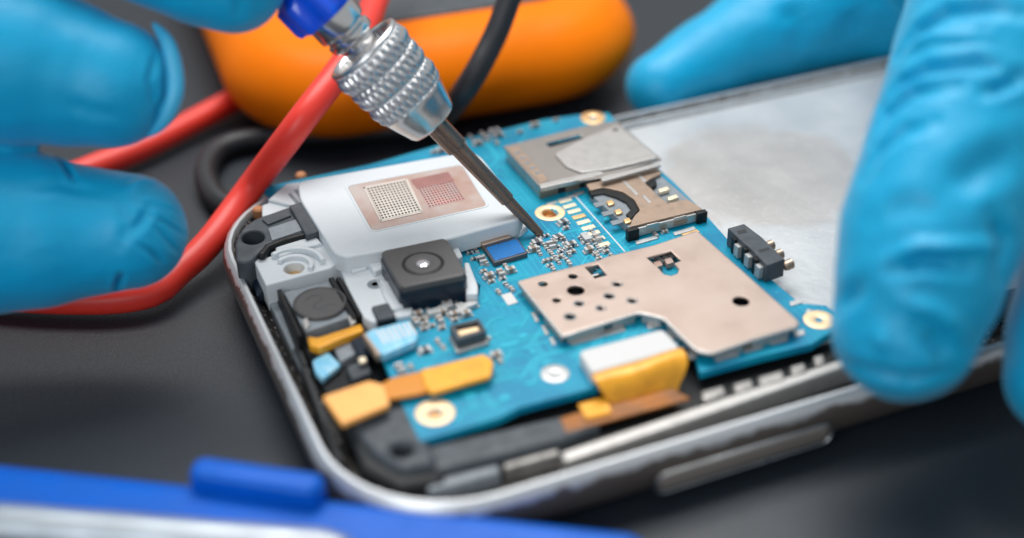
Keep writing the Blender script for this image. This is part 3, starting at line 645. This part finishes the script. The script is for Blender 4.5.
# earpiece module -----------------------------------------------------------------
ZE = .76
ep = pslab('earpiece', [(283, 292), (331, 280), (352, 316), (305, 332)], ZE, .2, M['midgrey'], phone, bevel=.02, r=.03)
c = at(320, 303, ZE+.03)
lathe('earpiece_disc', [(.002, -.03), (.30, -.03), (.30, .005), (.285, .02), (.27, .022), (.26, .012), (.02, .014), (.002, .014)], M['camtop'], ep, c, n=48)
sq = [(-.13, .10), (-.05, .15), (.04, .12), (.03, .04), (-.06, -.02), (-.10, -.09), (-.02, -.12), (.08, -.08), (.14, -.11)]
V, Fc = tube_geo(spline([(c.x+a, c.y+b, c.z+.012) for a, b in sq], .03), [.006]*len(spline([(c.x+a, c.y+b, c.z+.012) for a, b in sq], .03)), 8); finish('disc_scratch', V, Fc, M['grey'], ep)
for a, b, w_ in (((279, 289), (300, 335), .05), ((331, 277), (355, 318), .06), ((338, 277), (361, 316), .05)):
    A, B = at(*a, ZE+.05), at(*b, ZE+.05)
    slab('side_rail', [(A.x-w_/2, A.y), (A.x+w_/2, A.y), (B.x+w_/2, B.y), (B.x-w_/2, B.y)], ZE+.05, .4, M['black'], ep, bevel=.012)
pslab('earpiece_clip', [(302, 320), (307, 316), (310, 324), (305, 329)], ZE+.03, .06, M['steel'], ep, bevel=.01)
pslab('earpiece_clip', [(347, 316), (352, 313), (356, 321), (351, 325)], ZE+.03, .06, M['steel'], ep, bevel=.01)
pslab('amber_strip', [(307, 336), (318, 337), (340, 330), (361, 323), (364, 330), (345, 337), (319, 348), (309, 345)], .76, .10, M['orangeflex'], ep, bevel=.02, r=.02)
for l, z, m in (([(268, 300), (276, 297), (300, 345), (292, 350)], .60, 'midgrey'), ([(290, 352), (298, 348), (312, 372), (304, 378)], .58, 'grey'), ([(246, 262), (254, 260), (264, 292), (257, 296)], .64, 'navy')):
    pslab('chassis_step', l, z, .2, M[m], phone, bevel=.02, r=.02)

# white bracket with the screw eye ---------------------------------------------------
ZH = .86
br = slab('white_bracket', px([(253, 259), (276, 255), (275, 247), (300, 238), (319, 235), (339, 262), (330, 268), (266, 285)], ZH), ZH, .5, M['white'], phone, holes=[circle(at(294, 268, ZH), .115, 24)], bevel=.02)
c = at(294, 268, ZH)
def sector(c, r0, r1, a0, a1, n=20):
    A_ = [math.radians(a0+(a1-a0)*i/n) for i in range(n+1)]
    return [(c.x+r1*math.cos(t), c.y+r1*math.sin(t)) for t in A_]+[(c.x+r0*math.cos(t), c.y+r0*math.sin(t)) for t in A_[::-1]]
slab('eye_rim', sector(c, .17, .23, -40, 130), ZH+.05, ZH-.05, M['white'], br, bevel=.015)
slab('eye_rim', sector(c, .30, .36, -10, 120), ZH+.07, ZH-.05, M['white'], br, bevel=.015)
lathe('screw_well', [(.002, -.2), (.118, -.2), (.118, -.12), (.002, -.12)], M['gold'], br, c, n=24)
pslab('bracket_step', [(275, 247), (300, 239), (316, 236), (322, 243), (300, 249), (279, 256)], ZH+.04, .06, M['white'], br, bevel=.02)
fr = slab('white_bracket', px([(338, 262), (390, 247), (404, 290), (414, 300), (412, 314), (372, 322), (362, 316), (345, 282)], ZB+.06), ZB+.06, .45, M['white'], phone, bevel=.03, r=.04)
for l, z, h in (([(350, 268), (366, 263), (368, 267), (352, 272)], ZB+.10, .06), ([(366, 258), (378, 254), (384, 268), (374, 272)], ZB+.13, .09), ([(376, 278), (390, 281), (404, 306), (392, 310), (384, 296)], ZB+.10, .08),
                ([(448, 240), (455, 239), (463, 256), (457, 259)], ZB+.12, .2), ([(464, 262), (469, 262), (478, 285), (478, 294), (466, 294)], ZB+.14, .2)):
    pslab('bracket_lug', l, z, h, M['white'], fr, bevel=.02, r=.03)
lathe('bracket_dimple', [(.04, .0), (.07, .015), (.09, 0)], M['midgrey'], fr, at(375, 284, ZB+.065), n=20)

# rear camera ---------------------------------------------------------------------
ZV = ZB+.34
cm_px = [(381, 253), (385, 250), (443, 238), (447, 240), (466, 271), (464, 275), (404, 287), (399, 285)]
cm = slab('camera_module', px(cm_px, ZV), ZV, ZB-.02, M['camtop'], phone, bevel=.014, r=.03)
ctr = at(423, 263.5, ZV)
P4 = px([(383, 253), (445, 240), (463, 273), (402, 286)], ZV)
gx = Vector((ctr.x, ctr.y)); P5 = [tuple(gx+(Vector(p)-gx)*1.035) for p in P4]
slab('camera_skirt', roundp(offset(px(cm_px, ZV), .012), .03), ZV-.07, ZB-.04, M['navy'], cm, bevel=.012)
lathe('lens_ring', [(.19, -.004), (.205, .004), (.23, .004), (.245, -.004)], M['black'], cm, ctr, n=48, cap=False)
lathe('lens_cone', [(.075, .002), (.10, .010), (.185, .006), (.19, -.002)], M['camtop'], cm, ctr, n=48)
lathe('lens', [(.002, .02), (.03, .018), (.06, .008), (.075, .0)], M['lens'], cm, ctr, n=32)
for x, y in ((409, 298), (414, 297), (418, 297), (423, 295), (428, 294), (433, 293), (438, 292), (443, 291)):
    c = at(x, y, ZB+.08); V, Fc = boxgeo((c.x, c.y-.0), .03, .012, .03, 0, ZB+.06)
fr_a, fr_b = Vector(P5[3]), Vector(P5[2])
gs = []
rr = random.Random(4)
dv = (fr_b-fr_a); nn = Vector((dv.y, -dv.x)).normalized()
if nn.y > 0: nn = -nn
for i in range(16):
    t = .12+i*.036
    if rr.random() < .2: continue
    p = fr_a+dv*t+nn*.003; gs.append(boxgeo(p, .012+rr.random()*.014, .006, .02+rr.random()*.02, math.atan2(dv.y, dv.x), ZB+.06))
V, Fc, _ = merge(gs); finish('label_marks', V, Fc, M['midgrey'], cm)

# loudspeaker housing ----------------------------------------------------------------
ZL = ZB+.27
lp = [(297, 181), (468, 151), (481, 156), (524, 211), (519, 219), (440, 241), (345, 257), (334, 253), (300, 199)]
ls = slab('speaker_housing', roundp(px(lp, ZL), .12), ZL, ZB+.02, M['white'], phone, bevel=.03)
lq = [(282, 192), (300, 186), (330, 230), (346, 262), (440, 246), (541, 234), (540, 245), (470, 252), (440, 250), (350, 270), (338, 262), (318, 232), (304, 203), (278, 200)]
slab('housing_flange', px([(268, 199), (286, 183), (470, 160), (517, 214), (528, 224), (521, 230), (440, 249), (350, 270), (336, 262), (312, 232), (300, 207)], ZB+.09), ZB+.09, .6, M['white'], ls, bevel=.03)
pslab('housing_lug', [(262, 205), (285, 196), (302, 200), (290, 210), (262, 216)], ZB+.04, .2, M['white'], ls, bevel=.02)
for l in ([(288, 194), (291, 193), (301, 204), (298, 206)], [(294, 190), (297, 189), (308, 202), (304, 203)]):
    pslab('housing_slot', l, ZB+.096, .02, M['midgrey'], ls, bevel=.004)
wp = [(348, 186.5), (461, 165.5), (486, 206), (373, 231)]
def inset(pl, k, z):
    q = px(pl, z); cx_, cy_ = sum(a for a, b in q)/4, sum(b for a, b in q)/4
    return [(cx_+(a-cx_)*k, cy_+(b-cy_)*k) for a, b in q]
slab('window_border', roundp(inset(wp, 1.06, ZL), .08), ZL+.008, ZL-.02, M['white'], ls, holes=[roundp(inset(wp, 1.015, ZL), .07)], bevel=.006)
slab('copper_foil', roundp(inset(wp, 1.01, ZL), .06), ZL+.005, ZL-.02, M['copper_print'], ls, bevel=.002)
def grille(l, m, nx, ny, rot=0):
    z = ZL+.009; q = [Vector(p) for p in px(l, z)]
    V, Fc = slab_geo([tuple(p) for p in q], z, z-.01, bevel=.002); g = [(V, Fc)]
    for i in range(nx):
        for j in range(ny):
            s, t = (i+.5)/nx, (j+.5)/ny
            p = q[0].lerp(q[1], s).lerp(q[3].lerp(q[2], s), t)
            r = ((q[1]-q[0]).length/nx)*.31; ry = ((q[3]-q[0]).length/ny)*.31
            cc_ = circle(p, r, 8, ry); g.append(([(a, b, z+.0015) for a, b in cc_], [tuple(range(8))]))
    V, Fc, I = merge(g); return finish('speaker_mesh', V, Fc, m, ls, mats=[m, M['hole']], fmat=[0 if i == 0 else 1 for i in I])
grille([(366, 188), (405, 180.5), (421, 210.5), (382, 219.5)], M['pale_grid'], 12, 13)
grille([(413, 180), (448, 172.5), (465, 199), (429, 207.5)], M['red_grid'], 12, 13)

pslab('copper_foil', [(411, 179.5), (448, 171.5), (454, 180), (417, 188)], ZL+.014, .012, M['redfoil'], ls, bevel=.002)
for l in ([(363, 187), (405, 178.5), (406, 180), (364, 188.6)], [(363, 187), (365, 187), (382, 220.5), (380, 221)], [(380, 220), (422, 210.5), (423, 212), (381, 221.8)], [(405, 179), (407.5, 178.6), (423, 211), (420.5, 211.5)]):
    pslab('grille_border', l, ZL+.013, .012, M['pale_grid'], ls, bevel=.001)
# dark antenna cover top left -----------------------------------------------------------
ZD = .92
dc = slab('antenna_cover', roundp(px([(236, 262), (235, 242), (242, 228), (254, 219), (290, 206), (306, 231), (300, 236), (272, 243), (262, 250), (250, 262)], ZD), .06), ZD, .5, M['grey'], phone, bevel=.03, holes=[circle(at(253, 237, ZD), .13, 24, .15)])
pslab('cover_bar', [(289, 205), (303, 201), (319, 231), (306, 235)], ZD+.06, .12, M['grey'], dc, bevel=.02)
pslab('cover_rib', [(262, 219), (288, 210), (291, 215), (268, 224)], ZD+.03, .06, M['grey'], dc, bevel=.01)
pslab('cover_rib', [(268, 228), (296, 219), (302, 230), (272, 240)], ZD+.02, .05, M['midgrey'], dc, bevel=.01)
V, Fc = tube_geo([at(x, y, ZD-.02) for x, y in ((262, 256), (268, 248), (284, 242), (306, 236), (317, 233))], [.05]*5, 12); finish('cover_arc', V, Fc, M['black'], dc)
lathe('screw_head', [(.002, .02), (.06, .02), (.09, 0), (.09, -.1), (.002, -.1)], M['rust'], dc, at(253, 238, .66), n=20)
lathe('screw_head', [(.002, .02), (.05, .02), (.07, 0), (.07, -.1), (.002, -.1)], M['rust'], dc, at(258, 209, .72), n=20)
pslab('chassis_step', [(240, 247), (262, 240), (266, 250), (256, 258), (246, 262)], .66, .2, M['grey'], phone, bevel=.03, r=.03)

# ------------------------------------------------------------------ screwdriver
T0 = at(541, 235, ZB+.012); T1 = dp(345, 30, 15.5)
ax = (T1-T0).normalized()
drv = empty('precision_screwdriver', T0, 'precision screwdriver with knurled steel chuck and blue handle, tip touching the circuit board', 'screwdriver')
lathe('bit', [(.03, 0), (.050, .01), (.062, .3), (.070, .60), (.088, .61), (.090, .64), (.098, 1.46), (.098, 1.49), (.130, 1.495), (.134, 1.52), (.134, 2.1), (.01, 2.1)], M['shank'], drv, T0, ax, n=32,
      rad=lambda r, z, a: r*(1+(.08*abs(math.cos(2*a)) if .02 < z < .605 else 0)), smooth=28)
def knurl_profile():
    out = [(.10, 1.91), (.22, 1.895), (.295, 1.90), (.315, 1.93), (.36, 2.07), (.40, 2.2), (.418, 2.26)]
    z = 2.26
    while z < 3.02: z += .006; out.append((.425+.045*min(1, (z-2.26)/.6), z))
    return out+[(.475, 3.04), (.465, 3.07), (.435, 3.08), (.40, 3.075), (.37, 3.03), (.33, 2.8), (.1, 2.8)]
def kr(r, z, a):
    if 2.27 < z < 3.02:
        t = (z-2.27)/.75*3; g = abs(math.sin(math.pi*t))**.3
        k = (z-2.27)
        b = (abs(math.sin(15*a+k*13))*abs(math.sin(15*a-k*7)))**.8
        return r-.010+.040*b*g - .014*(1-g)
    return r
chuck = lathe('chuck', knurl_profile(), M['knurl'], drv, T0, ax, n=480, rad=kr, smooth=60)
lathe('collar', [(.1, 2.8), (.20, 2.82), (.20, 3.12), (.215, 3.14), (.215, 3.18), (.27, 3.21), (.28, 3.24), (.28, 3.3), (.25, 3.32), (.25, 3.35), (.29, 3.37), (.30, 3.40), (.30, 3.58), (.27, 3.61), (.1, 3.61)], M['polish'], drv, T0, ax, n=48)
lathe('handle', [(.1, 3.58), (.33, 3.58), (.38, 3.6), (.40, 3.66), (.40, 3.95), (.36, 4.0), (.30, 4.1), (.30, 4.3), (.42, 4.5), (.46, 4.8), (.46, 8.5), (.40, 8.8), (.1, 8.85)], M['darkblue'], drv, T0, ax, n=96,
      rad=lambda r, z, a: r*(1+(.09*math.cos(8*a) if 3.59 < z < 3.98 or z > 4.4 else 0)))

# ------------------------------------------------------------------ multimeter
def meter():
    root = empty('multimeter', (5.6, 23.5, 0), 'orange rubber cased multimeter lying behind the phone, blurred', 'multimeter')
    ang = -.07; L, H, D = 6.3, 1.5, 13.0
    o = Vector((3.05, 16.95, 0)); ux = Vector((math.cos(ang), math.sin(ang), 0)); uy = Vector((-ux.y, ux.x, 0))
    def body(x0, y0, x1, y1, prof, rr_, m, name, fl=True):
        V, Fc = [], []; n = 12; k = 4*(n+1)
        for off, z in prof:
            for a, b in rrect(x0+off, y0+off, x1-off, y1-off, max(rr_-off, .1), n): V.append(o+ux*a+uy*b+Vector((0, 0, z)))
        for j in range(len(prof)-1):
            for i in range(k):
                q = (i+1) % k; Fc.append((j*k+i, j*k+q, (j+1)*k+q, (j+1)*k+i))
        Fc.append(tuple(range(k))[::-1]); Fc.append(tuple(range((len(prof)-1)*k, len(prof)*k)))
        return finish(name, V, Fc, m, root, smooth=50)
    prof = []
    for i in range(15):
        a = math.radians(-80+i*10); 
        prof.append((.95*(1-math.cos(a))**.9*1.0, H/2+math.sin(a)*H/2))
    prof += [(1.05, H-.0), (1.15, H-.08), (1.2, H-.25)]
    body(0, 0, L, D, prof, 1.7, M['orange'], 'holster')
    body(1.18, 1.18, L-1.18, D-1.18, [(0, H-.6), (0, H-.06), (.05, H-.01), (.1, H)], .6, M['grey'], 'face_panel')
meter()

# ------------------------------------------------------------------ cables
tag(tube('test_lead', [dp(392, -60, 20.0), dp(376, -2, 19.0), dp(352, 52, 17.9), dp(300, 122, 17.2), at(252, 186, .75), at(208, 244, .4), at(180, 270, .3), at(150, 293, .24), at(85, 300, .22), at(-20, 292, .22), at(-110, 260, .22), at(-60, 222, .22), at(30, 192, .22), at(92, 168, .22), at(150, 144, .22), at(212, 112, .24), at(250, 92, .3), at(300, 75, .3)], .178, M['redcable'], n=28),
    'thick red test lead crossing in front of the orange multimeter and curling under the hand', 'cable')
tag(tube('test_lead', [dp(530, -50, 18.6), dp(512, -8, 18.6), dp(494, 38, 18.6), dp(466, 88, 18.6), at(436, 122, .5), at(400, 128, .2), at(330, 134, .18), at(262, 138, .18), at(222, 148, .18), at(206, 172, .18), at(216, 198, .18), at(240, 212, .18)], .16, M['blackcable'], n=24),
    'black test lead hanging over the orange multimeter behind the chuck', 'cable')

# ------------------------------------------------------------------ blue tray and silver rod
def tray():
    a, b = at(0, 459, .62), at(640, 529, .62); a, b = a+(a-b)*.25, b+(b-a)*.02
    d = (b-a).normalized(); n = Vector((d.y, -d.x, 0))
    root = empty('tool_case', (a+b)/2+n*.5-Vector((0, 0, .62)), 'long blue plastic tool case with a raised latch, lying along the lower left edge', 'case')
    Lh = (b-a).length; mid = (a+b)/2+n*.55
    M3 = lambda x, y: (mid+d*x+(-n)*y)
    pts = [tuple(M3(x, y))[:2] for x, y in rrect(-Lh/2, -.5, Lh/2, .55, .25, 6)]
    slab('case_body', pts, .62, .004, M['blue'], root, bevel=.14, smooth=60)
    p, q = at(197, 452, .86), at(328, 471, .86); dd = (q-p).normalized(); m2 = Vector((dd.y, -dd.x, 0)); 
    pts = [tuple(p+dd*x+m2*y)[:2] for x, y in rrect(0, 0, (q-p).length, .30, .12, 6)]
    slab('case_latch', pts, .86, .3, M['blue'], root, bevel=.09, smooth=60)
    return d
dtr = tray()
A, B = dp(-90, 518, 12.75), dp(336, 553, 12.45)
rod = finish('metal_rod', *merge([tube_geo([A, A.lerp(B, .3), A.lerp(B, .6), A.lerp(B, .97), B], [.2, .2, .2, .2, .17], 24), tube_geo([p+Vector((-.12, -.36, -.12)) for p in (A, A.lerp(B, .5), A.lerp(B, .8))], [.17, .17, .17], 24)])[:2], M['alu'], smooth=60)
tag(rod, 'silver metal tool lying on the blue case at the bottom left', 'metal tool')

# ------------------------------------------------------------------ gloved hands
def glove(name, chains, folds, label, seed, palm=None):
    V, Fc = [], []
    for ch in chains:
        S = spline([tuple(dp(x, y, z)) for x, y, z, r in ch], .12)
        # radius along the spline by nearest control segment
        cp = [dp(x, y, z) for x, y, z, r in ch]; rs = [r for *_, r in ch]; R = []
        for s in S:
            s = Vector(s); best = (1e9, rs[0])
            for i in range(len(cp)-1):
                e_ = cp[i+1]-cp[i]; t = max(0, min(1, (s-cp[i]).dot(e_)/e_.length_squared)); dd = (s-cp[i]-e_*t).length
                t = t*t*(3-2*t)
                if dd < best[0]: best = (dd, rs[i]*(1-t)+rs[i+1]*t)
            R.append(best[1])
        v, f = tube_geo(S, R, 28); o = len(V); V += v; Fc += [tuple(i+o for i in q) for q in f]
    me = bpy.data.meshes.new('tmp'); me.from_pydata([tuple(v) for v in V], [], Fc)
    bm = bmesh.new(); bm.from_mesh(me); bmesh.ops.recalc_face_normals(bm, faces=bm.faces); bm.to_mesh(me); bm.free()
    ob = bpy.data.objects.new('tmp', me); col.objects.link(ob)
    r = ob.modifiers.new('r', 'REMESH'); r.mode = 'VOXEL'; r.voxel_size = .05
    s = ob.modifiers.new('s', 'SMOOTH'); s.iterations = 6; s.factor = .6
    su = ob.modifiers.new('u', 'SUBSURF'); su.levels = 1; su.render_levels = 1
    dg = bpy.context.evaluated_depsgraph_get(); dg.update(); ev = ob.evaluated_get(dg); m2 = bpy.data.meshes.new_from_object(ev)
    bpy.data.objects.remove(ob)
    n = len(m2.vertices); co = np.empty(n*3); m2.vertices.foreach_get('co', co); co = co.reshape(-1, 3)
    no = np.empty(n*3); m2.vertex_normals.foreach_get('vector', no); no = no.reshape(-1, 3)
    tree = BVHTree.FromPolygons([Vector(c) for c in co], [tuple(p.vertices) for p in m2.polygons])
    disp = np.zeros(n)
    for pts, wdt, amp in folds:
        wdt *= .75
        H = []
        for i in range(len(pts)-1):
            for t in np.linspace(0, 1, 10):
                x = pts[i][0]*(1-t)+pts[i+1][0]*t; y = pts[i][1]*(1-t)+pts[i+1][1]*t
                h = tree.ray_cast(CAM, (dp(x, y, 10)-CAM).normalized())
                if h[0] is not None: H.append(h[0])
        if len(H) < 2: continue
        Hn = np.array([tuple(h) for h in H]); best = np.full(n, 1e9); arg = np.zeros(n, int)
        for k, h in enumerate(Hn):
            d = ((co-h)**2).sum(1); mm = d < best; best[mm] = d[mm]; arg[mm] = k
        tt = arg/(len(Hn)-1); taper = np.clip(np.sin(np.pi*np.clip(tt, .08, .92))*1.3, 0, 1)
        dd = np.sqrt(best); disp += amp*taper*(np.exp(-(dd/wdt)**2) - .22*np.exp(-((dd-wdt*1.9)/wdt)**2))
    off = Vector((seed*3.1, seed*1.7, 0))
    for i in range(n):
        p = Vector(co[i])
        disp[i] += 0.018*noise.noise(p*.9+off) + .008*noise.noise(Vector((p.x*2.2, p.y*1.2, p.z*4.5))+off) + .002*noise.noise(p*6+off)
    co = co+no*disp[:, None]
    org = co.mean(0); org[2] = co[:, 2].min()
    m2.vertices.foreach_set('co', (co-org).ravel()); m2.materials.clear(); m2.materials.append(M['glove'])
    m2.polygons.foreach_set('use_smooth', [True]*len(m2.polygons)); m2.update()
    o = link(name, m2, Vector(org)); tag(o, label, 'hand'); return o
right_folds = [([(897, 55), (915, 30), (945, 12), (985, 8), (1022, 14)], .10, -.09), ([(880, 105), (898, 82), (925, 68), (975, 62), (1018, 74)], .09, -.09),
    ([(872, 142), (886, 113), (912, 92), (955, 86)], .09, -.07), ([(905, 48), (935, 36), (990, 34)], .08, .04), ([(985, 92), (1005, 84), (1023, 78)], .09, -.10), ([(865, 178), (880, 150), (905, 130), (935, 122)], .10, -.06),
    ([(945, 190), (985, 165), (1023, 150)], .20, -.09), ([(893, 268), (924, 260), (966, 267)], .10, -.14), ([(885, 262), (920, 248), (975, 245), (1000, 250)], .09, .05),
    ([(838, 305), (862, 285)], .13, -.07), ([(922, 330), (940, 345), (952, 362)], .13, -.10), ([(834, 358), (870, 372), (910, 380), (955, 372)], .09, -.07), ([(900, 300), (935, 310), (965, 330)], .1, .05),
    ([(875, 215), (910, 205), (950, 215)], .16, -.04), ([(785, -5), (800, 25), (806, 62)], .3, -.09), ([(850, 5), (858, 40)], .3, -.05), ([(880, 330), (885, 350)], .1, .04), ([(990, 215), (1005, 240), (1000, 275)], .12, -.09)]
glove('gloved_hand', [
    [(905, 329, 13.45, .70), (918, 285, 13.45, .80), (932, 230, 13.55, .88), (962, 150, 13.8, .93), (1000, 50, 14.2, 1.04), (1032, -60, 14.6, 1.15), (1060, -190, 15.0, 1.3)],
    [(660, 86, 20.15, .50), (715, 57, 20.6, .66), (770, 30, 20.95, .85), (820, 12, 21.3, .97), (880, 0, 21.5, 1.05), (930, -40, 21.0, 1.2), (1010, -100, 19.5, 1.7), (1090, -180, 17.5, 1.8)],
    [(1063, 378, 13.6, .56), (1072, 330, 13.8, .64), (1104, 240, 14.2, .75), (1130, 100, 14.6, .9), (1120, -60, 14.8, 1.1), (1110, -190, 15.5, 1.4)],
    [(1040, -160, 15.2, 1.5), (1150, -260, 16.5, 2.0), (1260, -330, 17, 2.0)]],
    right_folds, 'blue gloved hand gripping the phone from the right, long finger over its edge', 2)
left_folds = [([(140, 200), (160, 206), (178, 214)], .04, -.035), ([(136, 244), (152, 252), (168, 268)], .04, -.035), ([(118, 200), (128, 222), (120, 246)], .08, -.03), ([(160, 40), (150, 80), (158, 118)], .06, -.03), ([(60, 100), (90, 112), (130, 118)], .10, -.025), ([(20, 190), (60, 184), (100, 192)], .10, -.025), ([(153, 216), (170, 224), (187, 236)], .035, -.035), ([(156, 226), (168, 240), (182, 256)], .04, -.035), ([(150, 208), (141, 222), (130, 236)], .07, -.05), ([(121, 274), (117, 290)], .05, -.08),
    ([(56, 156), (66, 166), (74, 178)], .05, -.08), ([(128, 190), (140, 182), (155, 180)], .07, .03), ([(150, 250), (165, 262)], .05, -.03), ([(160, 205), (180, 218)], .03, .025),
    ([(155, 24), (172, 52), (178, 80)], .05, .05), ([(164, 60), (166, 95), (155, 120)], .06, -.04), ([(100, 0), (125, 12), (150, 22)], .08, -.05), ([(236, -2), (240, 18)], .07, -.03)]
glove('gloved_hand', [
    [(128, 231, 15.1, .63), (95, 231, 15.1, .70), (40, 231, 15.0, .83), (-50, 226, 14.8, .97), (-180, 200, 14.4, 1.0), (-330, 110, 14, 1.4)],
    [(110, 84, 14.7, .68), (75, 76, 14.7, .76), (20, 62, 14.6, .87), (-70, 50, 14.4, 1.0), (-190, 20, 14.2, 1.1), (-330, 0, 14, 1.5)],
    [(233, -19, 14.75, .55), (200, -32, 14.75, .60), (150, -58, 14.7, .66), (60, -100, 14.6, .8), (-80, -140, 14.4, 1.0), (-250, -120, 14.2, 1.4)],
    [(-300, 60, 14, 1.9), (-420, 0, 13.8, 2.2), (-560, -60, 13.5, 2.2)]],
    left_folds, 'blue gloved hand at upper left, fingertips holding the screwdriver handle', 5)

hand = [o for o in col.objects if o.get('category') == 'hand' and 'upper left' in o['label']][0]
V, Fc = tube_geo(spline([tuple(dp(x, y, d)) for x, y, d in ((150, 22, 14.6), (168, 44, 14.45), (177, 74, 14.5), (178, 98, 14.5), (168, 122, 14.5), (152, 138, 14.6))], .05), [.06]*200, 14) if False else (None, None)
S = spline([tuple(dp(x, y, d)) for x, y, d in ((154, 24, 14.7), (168, 44, 14.55), (175, 74, 14.55), (174, 98, 14.55), (163, 122, 14.6), (148, 136, 14.7))], .05)
V, Fc = tube_geo(S, [.02+.075*math.sin(math.pi*min(1, max(0, i/(len(S)-1))))**.6 for i in range(len(S))], 16)
finish('glove_fold', V, Fc, M['glove_lip'], hand, smooth=70)
